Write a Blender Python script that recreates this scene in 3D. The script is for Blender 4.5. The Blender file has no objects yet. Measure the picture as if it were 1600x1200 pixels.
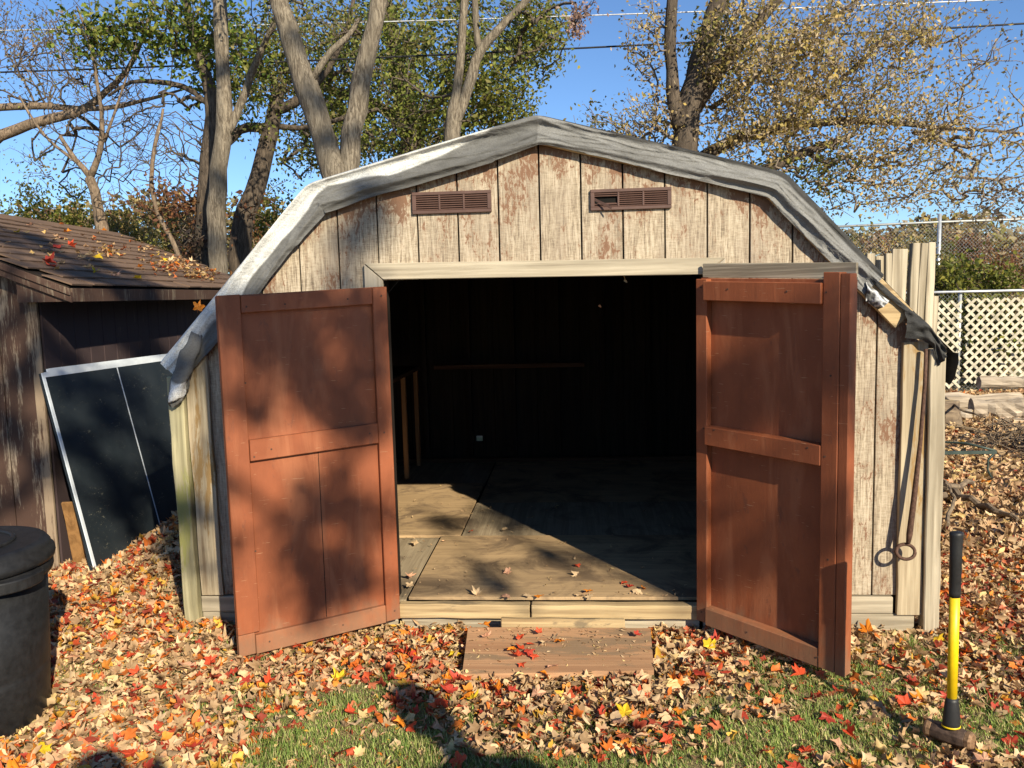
import bpy, bmesh, math, random
import numpy as np
from mathutils import Vector, Matrix

scene = bpy.context.scene
COL = scene.collection
R = math.radians
random.seed(7)
RNG = np.random.default_rng(7)

# ------------------------------------------------------------------ camera
CAM = np.array([0.156, -4.194, 1.747])
FPX = 1306.0
YAW, TILT, ROLL = -0.0751, 0.1077, 0.0260
_f = np.array([math.sin(YAW) * math.cos(TILT), math.cos(YAW) * math.cos(TILT), -math.sin(TILT)])
_r0 = np.array([math.cos(YAW), -math.sin(YAW), 0.0])
_u0 = np.cross(_r0, _f)
CR = math.cos(ROLL) * _r0 - math.sin(ROLL) * _u0
CU = math.sin(ROLL) * _r0 + math.cos(ROLL) * _u0
cam_data = bpy.data.cameras.new('camera')
cam_data.sensor_width = 36.0
cam_data.lens = FPX / 1600.0 * 36.0
cam_data.clip_start = 0.05
cam_data.clip_end = 3000.0
cam = bpy.data.objects.new('camera', cam_data)
COL.objects.link(cam)
cam.matrix_world = Matrix(((CR[0], CU[0], -_f[0], CAM[0]), (CR[1], CU[1], -_f[1], CAM[1]),
                           (CR[2], CU[2], -_f[2], CAM[2]), (0, 0, 0, 1)))
scene.camera = cam

# ------------------------------------------------------------------ light
SUN_EL, SUN_AZ = R(27.5), R(32.0)           # the sun stands behind the camera, to the right
SUN = np.array([math.sin(SUN_AZ) * math.cos(SUN_EL), -math.cos(SUN_AZ) * math.cos(SUN_EL), math.sin(SUN_EL)])
world = bpy.data.worlds.new('World')
scene.world = world
world.use_nodes = True
wn = world.node_tree
sky = wn.nodes.new('ShaderNodeTexSky')
sky.sky_type = 'NISHITA'
sky.sun_disc = False
sky.sun_elevation = SUN_EL
sky.sun_rotation = R(148.0)
sky.altitude = 1500.0
sky.air_density = 1.0
sky.dust_density = 0.0
sky.ozone_density = 6.0
bg = wn.nodes['Background']
bg.inputs['Strength'].default_value = 0.098
wn.links.new(sky.outputs['Color'], bg.inputs['Color'])
sun_data = bpy.data.lights.new('sun', 'SUN')
sun_data.energy = 5.0
sun_data.angle = R(0.53)
sun_data.color = (1.0, 0.90, 0.70)
sun = bpy.data.objects.new('sun', sun_data)
COL.objects.link(sun)
sun.rotation_euler = Vector(SUN).to_track_quat('Z', 'Y').to_euler()
scene.view_settings.view_transform = 'Standard'
scene.view_settings.look = 'None'
scene.view_settings.gamma = 1.0
scene.view_settings.use_curve_mapping = False
scene.view_settings.exposure = 0.68
scene.cycles.max_bounces = 6

# ------------------------------------------------------------------ helpers
def ray(px, py):
    return _f + (px - 800) / FPX * CR - (py - 600) / FPX * CU
def P(px, py, Y):
    """place seen at (px, py) that stands at depth Y of the yard"""
    d = ray(px, py)
    return CAM + d * ((Y - CAM[1]) / d[1])
def G(px, py, z=0.0):
    d = ray(px, py)
    return CAM + d * ((z - CAM[2]) / d[2])
def pxm(Y):
    return (Y - CAM[1]) / FPX               # metres per photo pixel at depth Y

def tag(o, label=None, cat=None, group=None, kind=None):
    if label: o['label'] = label
    if cat: o['category'] = cat
    if group: o['group'] = group
    if kind: o['kind'] = kind
    return o
def empty(name, loc=(0, 0, 0), label=None, cat=None, group=None, rz=0.0):
    o = bpy.data.objects.new(name, None)
    o.empty_display_size = 0.1
    COL.objects.link(o)
    o.location = loc
    o.rotation_euler = (0, 0, rz)
    return tag(o, label, cat, group)

class MB:
    def __init__(s):
        s.v = []; s.f = []; s.c = []; s.n = 0
    def add(s, verts, faces, col=None):
        verts = [tuple(map(float, q)) for q in verts]
        b = s.n
        s.v += verts
        s.f += [tuple(i + b for i in f) for f in faces]
        s.n += len(verts)
        if col is not None:
            s.c += [col] * len(verts)
        return s
    def box(s, a, b):
        x0, y0, z0 = a; x1, y1, z1 = b
        return s.add([(x0, y0, z0), (x1, y0, z0), (x1, y1, z0), (x0, y1, z0), (x0, y0, z1), (x1, y0, z1), (x1, y1, z1), (x0, y1, z1)],
                     [(0, 3, 2, 1), (4, 5, 6, 7), (0, 1, 5, 4), (1, 2, 6, 5), (2, 3, 7, 6), (3, 0, 4, 7)])
    def prism(s, poly, y0, y1):
        """polygon in XZ pushed from y0 to y1"""
        n = len(poly)
        vs = [(x, y0, z) for x, z in poly] + [(x, y1, z) for x, z in poly]
        fs = [tuple(range(n)), tuple(range(2 * n - 1, n - 1, -1))]
        fs += [(i, i + n, (i + 1) % n + n, (i + 1) % n) for i in range(n)]
        return s.add(vs, fs)
    def tube(s, pts, rad, n=8, cap=True, jit=0.0, rs=None):
        pts = [Vector(p) for p in pts]
        vs, fs = [], []
        ref = None
        for i, p in enumerate(pts):
            t = (pts[min(i + 1, len(pts) - 1)] - pts[max(i - 1, 0)])
            if t.length < 1e-9: t = Vector((0, 0, 1))
            t.normalize()
            if ref is None:
                ref = t.orthogonal().normalized()
            u = (ref - t * ref.dot(t))
            if u.length < 1e-6: u = t.orthogonal()
            u.normalize(); ref = u
            w = t.cross(u)
            r = rad[i] if hasattr(rad, '__len__') else rad
            for k in range(n):
                a = 2 * math.pi * k / n
                rr = r * (1 + (random.uniform(-jit, jit) if jit else 0))
                vs.append(p + (u * math.cos(a) + w * math.sin(a)) * rr)
        for i in range(len(pts) - 1):
            for k in range(n):
                a = i * n + k; b = i * n + (k + 1) % n
                fs.append((a, b, b + n, a + n))
        if cap:
            fs.append(tuple(range(n - 1, -1, -1)))
            fs.append(tuple(range((len(pts) - 1) * n, len(pts) * n)))
        return s.add(vs, fs)
    def plank(s, p0, p1, w, t, side=(1, 0, 0), seg=6, jit=0.003, taper=1.0):
        """board from p0 to p1, width w along side, thickness t across, with wavy edges"""
        p0, p1 = Vector(p0), Vector(p1)
        ax = (p1 - p0).normalized()
        sd = Vector(side); sd = (sd - ax * sd.dot(ax)).normalized()
        nr = ax.cross(sd)
        vs, fs = [], []
        for i in range(seg + 1):
            f = i / seg
            c = p0.lerp(p1, f)
            k = 1 + (taper - 1) * f
            c = c + sd * random.uniform(-jit, jit) + nr * random.uniform(-jit, jit) * 0.5
            for a, b in ((-1, -1), (1, -1), (1, 1), (-1, 1)):
                vs.append(c + sd * (a * w / 2 * k + random.uniform(-jit, jit)) + nr * (b * t / 2 + random.uniform(-jit, jit) * .3))
        for i in range(seg):
            for k in range(4):
                a = i * 4 + k; b = i * 4 + (k + 1) % 4
                fs.append((a, b, b + 4, a + 4))
        fs.append((3, 2, 1, 0)); m = seg * 4
        fs.append((m, m + 1, m + 2, m + 3))
        return s.add(vs, fs)
    def build(s, name, mat, parent=None, bevel=0.0, smooth=False, seg=1):
        me = bpy.data.meshes.new(name)
        me.from_pydata(s.v, [], s.f)
        if s.c and len(s.c) == len(s.v):
            at = me.color_attributes.new('Col', 'FLOAT_COLOR', 'POINT')
            at.data.foreach_set('color', np.array([(c[0], c[1], c[2], 1.0) for c in s.c], dtype=np.float32).ravel())
        bm = bmesh.new(); bm.from_mesh(me)
        bmesh.ops.recalc_face_normals(bm, faces=bm.faces)
        if bevel > 0:
            ed = [e for e in bm.edges if len(e.link_faces) == 2 and e.calc_face_angle(0) > 0.6]
            bmesh.ops.bevel(bm, geom=ed, offset=bevel, segments=seg, affect='EDGES', profile=0.7)
        bm.to_mesh(me); bm.free()
        if smooth:
            me.polygons.foreach_set('use_smooth', np.ones(len(me.polygons), dtype=bool))
        me.materials.append(MAT[mat] if isinstance(mat, str) else mat)
        o = bpy.data.objects.new(name, me)
        COL.objects.link(o)
        if parent is not None:
            o.parent = parent
        return o

def np_mesh(name, verts, faces, mat, parent=None, cols=None, smooth=False):
    """verts (n,3), faces (m,k) of equal size"""
    me = bpy.data.meshes.new(name)
    k = faces.shape[1]
    me.vertices.add(len(verts)); me.vertices.foreach_set('co', np.asarray(verts, np.float32).ravel())
    me.loops.add(faces.size); me.loops.foreach_set('vertex_index', faces.astype(np.int32).ravel())
    me.polygons.add(len(faces))
    me.polygons.foreach_set('loop_start', np.arange(0, faces.size, k, dtype=np.int32))
    me.polygons.foreach_set('loop_total', np.full(len(faces), k, dtype=np.int32))
    if smooth: me.polygons.foreach_set('use_smooth', np.ones(len(faces), dtype=bool))
    me.update(calc_edges=True)
    if cols is not None:
        at = me.color_attributes.new('Col', 'FLOAT_COLOR', 'POINT')
        c4 = np.ones((len(verts), 4), np.float32); c4[:, :3] = cols
        at.data.foreach_set('color', c4.ravel())
    me.materials.append(MAT[mat])
    o = bpy.data.objects.new(name, me)
    COL.objects.link(o)
    if parent is not None: o.parent = parent
    return o

# ------------------------------------------------------------------ materials
MAT = {}
class NT:
    def __init__(s, name):
        m = bpy.data.materials.new(name); m.use_nodes = True
        MAT[name] = m
        s.m = m; s.t = m.node_tree; s.b = s.t.nodes['Principled BSDF']; s.out = s.t.nodes['Material Output']
        s.b.inputs['Roughness'].default_value = 0.8
        s.b.inputs['Specular IOR Level'].default_value = 0.25
        s.tc = s.t.nodes.new('ShaderNodeTexCoord')
    def n(s, typ, **kw):
        q = s.t.nodes.new(typ)
        for k, v in kw.items(): setattr(q, k, v)
        return q
    def set(s, sock, v):
        if hasattr(v, 'is_output') or hasattr(v, 'links'): s.t.links.new(v, sock)
        elif isinstance(v, (tuple, list)) and len(v) == 3 and sock.type == 'RGBA': sock.default_value = (*v, 1)
        else: sock.default_value = v
    def map(s, scale=(1, 1, 1), vec=None, rot=(0, 0, 0)):
        q = s.n('ShaderNodeMapping'); q.inputs['Scale'].default_value = scale; q.inputs['Rotation'].default_value = rot
        s.t.links.new(vec or s.tc.outputs['Object'], q.inputs['Vector']); return q.outputs[0]
    def noise(s, vec, scale=1.0, detail=5, rough=0.55, dist=0.0):
        q = s.n('ShaderNodeTexNoise'); q.inputs['Scale'].default_value = scale; q.inputs['Detail'].default_value = detail
        q.inputs['Roughness'].default_value = rough; q.inputs['Distortion'].default_value = dist
        s.t.links.new(vec, q.inputs['Vector']); return q.outputs['Fac']
    def wave(s, vec, scale, dist, detail=2, dscale=1.0, direction='X'):
        q = s.n('ShaderNodeTexWave'); q.bands_direction = direction
        q.inputs['Scale'].default_value = scale; q.inputs['Distortion'].default_value = dist
        q.inputs['Detail'].default_value = detail; q.inputs['Detail Scale'].default_value = dscale
        s.t.links.new(vec, q.inputs['Vector']); return q.outputs['Fac']
    def ramp(s, fac, *stops):
        q = s.n('ShaderNodeValToRGB'); e = q.color_ramp.elements
        while len(e) < len(stops): e.new(0.5)
        for el, (p, c) in zip(e, stops):
            el.position = p; el.color = (*c, 1) if isinstance(c, tuple) else (c, c, c, 1)
        s.t.links.new(fac, q.inputs[0]); return q.outputs[0]
    def mix(s, fac, a, b, mode='MIX'):
        q = s.n('ShaderNodeMix', data_type='RGBA', blend_type=mode)
        s.set(q.inputs[0], fac); s.set(q.inputs[6], a); s.set(q.inputs[7], b); return q.outputs[2]
    def math(s, op, a, b=0.0, c=0.0):
        q = s.n('ShaderNodeMath', operation=op)
        s.set(q.inputs[0], a); s.set(q.inputs[1], b); s.set(q.inputs[2], c); return q.outputs[0]
    def bump(s, h, strength=0.5, dist=0.01, normal=None):
        q = s.n('ShaderNodeBump'); q.inputs['Strength'].default_value = strength; q.inputs['Distance'].default_value = dist
        s.t.links.new(h, q.inputs['Height'])
        if normal is not None: s.t.links.new(normal, q.inputs['Normal'])
        s.t.links.new(q.outputs[0], s.b.inputs['Normal']); return q.outputs[0]
    def base(s, c): s.set(s.b.inputs['Base Color'], c); return s
    def rough(s, v): s.set(s.b.inputs['Roughness'], v); return s
    def objrand(s): return s.n('ShaderNodeObjectInfo').outputs['Random']

def stretch(axis, along, across):
    v = [across] * 3; v['XYZ'.index(axis)] = along; return tuple(v)

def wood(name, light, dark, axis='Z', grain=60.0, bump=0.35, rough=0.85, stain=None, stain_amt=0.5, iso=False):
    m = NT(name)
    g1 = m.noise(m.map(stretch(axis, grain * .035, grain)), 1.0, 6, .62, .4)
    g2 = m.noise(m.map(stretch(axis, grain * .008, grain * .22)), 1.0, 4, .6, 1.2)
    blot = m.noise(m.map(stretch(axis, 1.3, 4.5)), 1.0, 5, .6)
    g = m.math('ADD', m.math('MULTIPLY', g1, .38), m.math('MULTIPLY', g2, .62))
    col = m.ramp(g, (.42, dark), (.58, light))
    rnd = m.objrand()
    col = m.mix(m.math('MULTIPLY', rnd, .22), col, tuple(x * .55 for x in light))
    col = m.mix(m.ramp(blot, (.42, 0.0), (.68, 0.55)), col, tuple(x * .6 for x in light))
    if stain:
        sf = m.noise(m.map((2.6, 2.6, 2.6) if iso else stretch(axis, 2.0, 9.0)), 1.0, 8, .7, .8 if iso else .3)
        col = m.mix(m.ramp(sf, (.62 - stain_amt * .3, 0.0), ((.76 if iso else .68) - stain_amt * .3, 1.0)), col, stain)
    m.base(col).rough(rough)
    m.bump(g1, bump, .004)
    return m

wood('raw_wood', (.56, .41, .22), (.26, .17, .085), 'X', stain=(.20, .15, .09), stain_amt=.22)
wood('raw_wood_upright', (.56, .46, .31), (.26, .19, .115), 'Z', stain=(.30, .19, .08), stain_amt=.25)
wood('grey_wood', (.56, .48, .355), (.22, .18, .125), 'X', grain=45, bump=.6)
wood('grey_wood_upright', (.50, .43, .33), (.22, .18, .13), 'Z')
wood('bleached_wood', (.62, .53, .39), (.20, .16, .105), 'Z', grain=45)
wood('pine_post', (.46, .41, .25), (.24, .21, .12), 'Z', stain=(.27, .26, .09), stain_amt=.2)
wood('shade_wood', (.030, .020, .013), (.012, .008, .006), 'Z')  # near-black tone: the interior's shade is put into the wood colour
wood('joist_wood', (.11, .055, .03), (.05, .025, .014), 'X')
wood('leg_wood', (.30, .16, .07), (.16, .08, .035), 'Z')
wood('plywood_floor', (.56, .38, .205), (.40, .27, .145), 'X', grain=110, stain=(.20, .135, .08), stain_amt=.48, iso=True)
wood('grey_floor', (.42, .33, .215), (.27, .205, .13), 'Y', grain=90, stain=(.18, .13, .085), stain_amt=.35, iso=True)
wood('step_wood', (.54, .31, .165), (.36, .19, .10), 'X', grain=70, stain=(.26, .17, .10), stain_amt=.32)
wood('scrap_wood', (.36, .19, .07), (.20, .10, .035), 'Z')
wood('log_bark', (.62, .51, .38), (.13, .09, .06), 'X', grain=16, bump=.9)
wood('stick_bark', (.25, .185, .12), (.10, .07, .05), 'X', grain=40, bump=.8)

def siding():
    m = NT('weathered_siding')
    v = m.tc.outputs['Object']
    saw = m.noise(m.map((34, 34, 230)), 1.0, 3, .7)                    # rough-sawn cross marks
    gr = m.noise(m.map((130, 130, 9)), 1.0, 6, .7, .9)                # upright grain
    rings = m.noise(m.map((26, 26, 2.2)), 1.0, 4, .6, 2.6)             # cathedral figure
    g = m.math('ADD', m.math('MULTIPLY', gr, .5), m.math('ADD', m.math('MULTIPLY', saw, .22), m.math('MULTIPLY', rings, .28)))
    col = m.ramp(g, (.41, (.17, .13, .092)), (.49, (.36, .29, .205)), (.57, (.52, .435, .325)))
    blot = m.noise(m.map((3.5, 3.5, 1.6)), 1.0, 5, .6)
    col = m.mix(m.ramp(blot, (.42, 0.0), (.64, .6)), col, (.26, .205, .155))
    sep = m.n('ShaderNodeSeparateXYZ'); m.t.links.new(v, sep.inputs[0])
    ax = m.math('ABSOLUTE', sep.outputs['X'])
    r1 = m.math('MULTIPLY_ADD', ax, -.265, 2.56); r2 = m.math('MULTIPLY_ADD', ax, -1.03, 3.44)
    under = m.math('SUBTRACT', m.math('MINIMUM', r1, r2), sep.outputs['Z'])   # metres below the roof edge: old paint lasts there
    keep = m.math('MAXIMUM', m.math('MULTIPLY_ADD', under, -.55, .14), -.01)
    pn = m.noise(m.map((7, 7, 3.4)), 1.0, 3, .55)
    pf = m.noise(m.map((60, 60, 26)), 1.0, 6, .7, .6)
    pm = m.math('ADD', m.math('ADD', m.math('MULTIPLY', pn, .50), m.math('MULTIPLY', pf, .57)), keep)
    col = m.mix(m.ramp(pm, (.59, 0.0), (.62, .85)), col, (.15, .065, .036))
    col = m.mix(m.ramp(pm, (.53, 0.0), (.61, .32)), col, (.26, .15, .09))
    kn = m.n('ShaderNodeTexVoronoi'); kn.inputs['Scale'].default_value = 1.0; kn.inputs['Randomness'].default_value = 1
    m.t.links.new(m.map((4.2, 4.2, 2.1)), kn.inputs['Vector'])
    col = m.mix(m.ramp(kn.outputs['Distance'], (.035, .75), (.075, 0.0)), col, (.17, .09, .05))
    m.base(col).rough(.9)
    m.bump(m.math('ADD', g, m.math('MULTIPLY', pm, .3)), .55, .006)
siding()

def door_paint(name='door_paint', base=(.285, .080, .029), dark=(.20, .056, .021)):
    m = NT(name)
    gr = m.noise(m.map((90, 90, 4)), 1.0, 5, .6, .6)
    bl = m.noise(m.map((5, 5, 3)), 1.0, 5, .6)
    col = m.mix(m.ramp(bl, (.35, 0.0), (.7, 1.0)), base, dark)
    fade = m.noise(m.map((9, 9, 1.6)), 1.0, 4, .6, .8)
    col = m.mix(m.ramp(fade, (.50, 0.0), (.68, .55)), col, (.37, .135, .06))
    gl = m.noise(m.map((60, 60, 3)), 1.0, 5, .7, .4)
    col = m.mix(m.ramp(gl, (.62, 0.0), (.68, .4)), col, (.20, .055, .02))
    wr = m.noise(m.map((22, 22, 9)), 1.0, 7, .7, .5)
    col = m.mix(m.ramp(wr, (.60, 0.0), (.68, .6)), col, (.15, .055, .03))
    sc = m.noise(m.map((16, 16, 260), rot=(.4, .5, .3)), 1.0, 2, .4)
    col = m.mix(m.ramp(sc, (.735, 0.0), (.75, .6)), col, (.50, .30, .17))
    sp = m.n('ShaderNodeSeparateXYZ'); m.t.links.new(m.tc.outputs['Object'], sp.inputs[0])
    mud = m.math('ADD', m.math('MULTIPLY', sp.outputs['Z'], -3.2), m.math('MULTIPLY', m.noise(m.map((14, 14, 7)), 1.0, 5, .65), 1.5))
    col = m.mix(m.ramp(mud, (.38, 0.0), (.75, .55)), col, (.20, .115, .065))
    m.base(col).rough(m.ramp(bl, (.3, .55), (.7, .72)))
    m.b.inputs['Specular IOR Level'].default_value = .35
    m.bump(m.math('ADD', m.math('MULTIPLY', gr, .7), wr), .3, .004)
door_paint()
door_paint('door_worn', (.33, .12, .052), (.20, .08, .04))

def peel(name, paint, woodc, amt):
    m = NT(name)
    st = m.noise(m.map((22, 22, 2.0)), 1.0, 7, .68, .7)
    fi = m.noise(m.map((120, 120, 14)), 1.0, 4, .7)
    big = m.noise(m.map((3, 3, 1.2)), 1.0, 3, .5)
    f = m.math('ADD', m.math('MULTIPLY', st, .55), m.math('ADD', m.math('MULTIPLY', fi, .25), m.math('MULTIPLY', big, .3)))
    wd = m.mix(m.ramp(fi, (.35, 0.0), (.65, 1.0)), tuple(x * .55 for x in woodc), woodc)
    col = m.mix(m.ramp(f, (amt - .03, 0.0), (amt + .05, 1.0)), paint, wd)
    m.base(col).rough(.8); m.bump(f, .5, .006)
peel('brown_peeling', (.065, .036, .026), (.32, .25, .18), .60)
peel('brown_paint', (.060, .040, .040), (.16, .12, .095), .66)
peel('brown_trim', (.075, .042, .030), (.22, .17, .12), .60)
peel('pale_trim', (.27, .20, .135), (.08, .045, .03), .57)  # pale board, tone lowered to carry the mottled shading on it

def simple(name, c, rough=.7, metallic=0.0, var=.25, scale=12.0, bump=.15, spec=.25):
    m = NT(name)
    nz = m.noise(m.map((scale,) * 3), 1.0, 5, .6)
    m.base(m.mix(m.ramp(nz, (.3, 0.0), (.7, 1.0)), tuple(x * (1 - var) for x in c), tuple(min(1, x * (1 + var)) for x in c))).rough(rough)
    m.b.inputs['Metallic'].default_value = metallic; m.b.inputs['Specular IOR Level'].default_value = spec
    if bump: m.bump(nz, bump, .004)
    return m
simple('vent_brown', (.105, .06, .048), .5, var=.15)
simple('vent_hole', (.006, .005, .004), .9, bump=0)
simple('bin_plastic', (.014, .014, .015), .5, var=.4, scale=35, spec=.35)
simple('table_edge', (.62, .66, .70), .5, var=.1)
simple('steel_head', (.095, .062, .045), .65, .35, var=.5, scale=60, bump=.4)
simple('steel_face', (.26, .155, .085), .6, .35, var=.4, scale=90, bump=.4)
simple('rubber', (.017, .017, .018), .5, var=.2, scale=60, spec=.4)
simple('yellow_fibreglass', (.74, .50, .008), .42, var=.14, scale=25, bump=.05, spec=.45)
simple('rusty_iron', (.10, .055, .038), .8, .2, var=.45, scale=70, bump=.5)
simple('galvanized', (.50, .52, .54), .45, .6, var=.2)
simple('wire_grey', (.36, .37, .36), .55, .5, var=.2)
simple('green_metal', (.05, .07, .06), .5, .2, var=.3)
simple('cable_black', (.022, .022, .024), .6)
simple('cable_silver', (.55, .56, .58), .5, .3)
simple('lattice_wood', (.50, .45, .34), .8, var=.4, scale=9)
simple('jacket_cloth', (.06, .08, .12), .9)
simple('skin', (.55, .33, .24), .6, var=.1)
simple('hair', (.06, .04, .025), .7)
simple('phone_black', (.01, .01, .012), .3)
simple('concrete', (.36, .33, .28), .9, scale=30)

def table_top():
    m = NT('table_top')
    nz = m.noise(m.map((4, 4, 4)), 1.0, 5, .6)
    fleck = m.noise(m.map((34, 34, 90)), 1.0, 6, .7, 1.0)  # pale flecks, gathered in patches
    big = m.noise(m.map((5, 5, 9)), 1.0, 3, .6)
    msk = m.math('MULTIPLY', m.ramp(fleck, (.60, 0.0), (.66, 1.0)), m.ramp(big, (.5, 0.0), (.62, .6)))
    col = m.mix(m.ramp(nz, (.3, 0.0), (.7, 1.0)), (.010, .015, .019), (.022, .028, .033))
    m.base(m.mix(msk, col, (.30, .28, .20))).rough(.55); m.b.inputs['Specular IOR Level'].default_value = .3
table_top()

def tarp():
    m = NT('tarp_cloth')
    a = m.n('ShaderNodeVertexColor', layer_name='Col')
    weave = m.noise(m.map((160, 160, 160)), 1.0, 3, .7)
    dirt = m.noise(m.map((6, 6, 9)), 1.0, 6, .65, .5)
    col = m.mix(m.ramp(weave, (.45, .0), (.6, .35)), a.outputs['Color'], (.07, .065, .06))
    col = m.mix(m.ramp(dirt, (.45, 0.0), (.72, .42)), col, (.10, .095, .085))
    m.base(col).rough(.8); m.b.inputs['Specular IOR Level'].default_value = .15
    fold = m.noise(m.map((4, 4, 13), rot=(0, .3, 0)), 1.0, 5, .65, 1.6)
    m.bump(m.math('ADD', m.math('MULTIPLY', weave, .12), fold), .8, .012)
tarp()

def shingle():
    m = NT('asphalt_shingle')
    gr = m.noise(m.map((220, 220, 220)), 1.0, 2, .6)
    bl = m.noise(m.map((2.2, 2.2, 2.2)), 1.0, 4, .6)
    col = m.mix(gr, (.10, .060, .040), (.27, .175, .115))
    col = m.mix(m.math('MULTIPLY', m.objrand(), .5), col, (.12, .075, .052))
    col = m.mix(m.ramp(bl, (.4, 0.0), (.7, .4)), col, (.06, .045, .04))
    m.base(col).rough(.95); m.bump(gr, .5, .004)
shingle()

def leafmat(name, trans=.35, use_obj=False, blotch=30):
    m = NT(name)
    src = m.n('ShaderNodeObjectInfo').outputs['Color'] if use_obj else m.n('ShaderNodeVertexColor', layer_name='Col').outputs['Color']
    nz = m.noise(m.map((blotch,) * 3), 1.0, 4, .6)
    col = m.mix(m.ramp(nz, (.42, 0.0), (.75, .5)), src, m.mix(1.0, src, (.55, .45, .40), 'MULTIPLY'))
    m.base(col).rough(.6); m.b.inputs['Specular IOR Level'].default_value = .3
    t = m.n('ShaderNodeBsdfTranslucent'); m.t.links.new(col, t.inputs[0])
    x = m.n('ShaderNodeMixShader'); x.inputs[0].default_value = trans
    m.t.links.new(m.b.outputs[0], x.inputs[1]); m.t.links.new(t.outputs[0], x.inputs[2]); m.t.links.new(x.outputs[0], m.out.inputs[0])
leafmat('fallen_leaf', .15)
leafmat('single_leaf', .15, True)
leafmat('tree_leaf', .4)
leafmat('grass_blade', .3)

def bark(name, light, dark, scale=1.0):
    m = NT(name)
    f = m.noise(m.map((42 * scale, 42 * scale, 7 * scale)), 1.0, 7, .7, .6)
    b = m.noise(m.map((2.5, 2.5, 1.0)), 1.0, 4, .6)
    col = m.mix(m.ramp(f, (.42, 0.0), (.58, 1.0)), dark, light)
    col = m.mix(m.ramp(b, (.42, 0.0), (.62, .65)), col, tuple(x * .5 for x in light))
    m.base(col).rough(.95); m.bump(f, .9, .025)
bark('pale_bark', (.30, .25, .185), (.10, .078, .056))
bark('dark_bark', (.15, .115, .085), (.055, .042, .032))
bark('tan_bark', (.30, .22, .15), (.13, .09, .06))
bark('pale_twig', (.40, .32, .25), (.20, .15, .11), 2)
bark('twig_bark', (.19, .15, .115), (.09, .07, .055), 2)

def ground():
    m = NT('lawn_soil')
    big = m.noise(m.map((1.6, 1.6, 1.6)), 1.0, 5, .6)
    fi = m.noise(m.map((70, 70, 70)), 1.0, 5, .7)
    gr = m.mix(fi, (.09, .10, .03), (.24, .22, .09))
    so = m.mix(fi, (.20, .125, .065), (.48, .33, .19))
    col = m.mix(m.ramp(big, (.42, 0.0), (.58, 1.0)), gr, so)
    m.base(col).rough(.95); m.bump(fi, .8, .02)
ground()

# ------------------------------------------------------------------ ground
def gz(x, y):
    x = np.asarray(x, float); y = np.asarray(y, float)
    z = .40 * np.exp(-((x + 2.22) ** 2 / .20 + (y - 1.35) ** 2 / .55))
    z = z + .05 * np.exp(-((x + 2.3) ** 2 / 1.2 + (y - .4) ** 2 / .6))
    near = (np.abs(x) < 1.95) & (y > -.25) & (y < 3.9)
    z = z + .018 * np.sin(x * 2.1 + .7) * np.cos(y * 1.7 + x) * np.where(near, 0, 1)
    return z
def axis(a, b, fine, lo, hi, grow_):
    v = list(np.arange(a, b + 1e-6, fine)); s = fine
    while v[0] > lo: s *= grow_; v.insert(0, v[0] - s)
    s = fine
    while v[-1] < hi: s *= grow_; v.append(v[-1] + s)
    return np.array(v)
gxs = axis(-4.5, 6, .1, -1500, 1500, 1.25); gys = axis(-2.5, 6, .1, -60, 2000, 1.25)
GX, GY = np.meshgrid(gxs, gys); nx, ny = len(gxs), len(gys)
gv = np.stack([GX.ravel(), GY.ravel(), gz(GX, GY).ravel()], 1)
ii = (np.arange(ny - 1)[:, None] * nx + np.arange(nx - 1)[None, :]).ravel()
gf = np.stack([ii, ii + 1, ii + nx + 1, ii + nx], 1)
tag(np_mesh('ground', gv, gf, 'lawn_soil', smooth=True), 'leaf strewn lawn and bare soil of the back yard', kind='structure')

# ------------------------------------------------------------------ the barn shed
SHED = empty('barn_shed', (0, 0, 0), 'weathered grey barn shaped shed with both brown doors open', 'shed')
W8 = .2032
def roof_z(x):
    x = abs(x)
    return 2.555 - .262 * x if x < 1.16 else 2.251 - 1.06 * (x - 1.16)
BREAKS = [-1.16, 0.0, 1.16]
def strip(x0, x1, z0, y0, y1, name, mat, parent=SHED, drop=.01):
    xs = [x0] + [b for b in BREAKS if x0 < b < x1] + [x1]
    poly = [(x0, z0), (x1, z0)] + [(x, roof_z(x) - drop) for x in reversed(xs)]
    return MB().prism(poly, y0, y1).build(name, mat, parent, bevel=.0018)
for k in range(-10, 10):
    x0, x1 = k * W8 + .004, (k + 1) * W8 - .004
    x0, x1 = max(x0, -1.85), min(x1, 1.85)
    if x1 - x0 < .02: continue
    dy = random.uniform(-.0015, .0015)
    if -.79 < x0 and x1 < .79:
        strip(x0, x1, 1.83, -.015 + dy, 0, 'siding_board', 'weathered_siding')
    elif x1 < -.79 or x0 > .79:
        strip(x0, x1, .195, -.015 + dy, 0, 'siding_board', 'weathered_siding')
    else:                                   # a strip cut round the door opening
        s = -1 if x0 < 0 else 1
        e = .795 * s
        lo, hi = (x0, e) if s < 0 else (e, x1)
        xs = [x0, x1]
        if s < 0: poly = [(x0, .195), (e, .195), (e, 1.83), (x1, 1.83), (x1, roof_z(x1) - .01), (x0, roof_z(x0) - .01)]
        else: poly = [(e, .195), (x1, .195), (x1, roof_z(x1) - .01), (x0, roof_z(x0) - .01), (x0, 1.83), (e, 1.83)]
        MB().prism(poly, -.015 + dy, 0).build('siding_board', 'weathered_siding', SHED)
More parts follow.
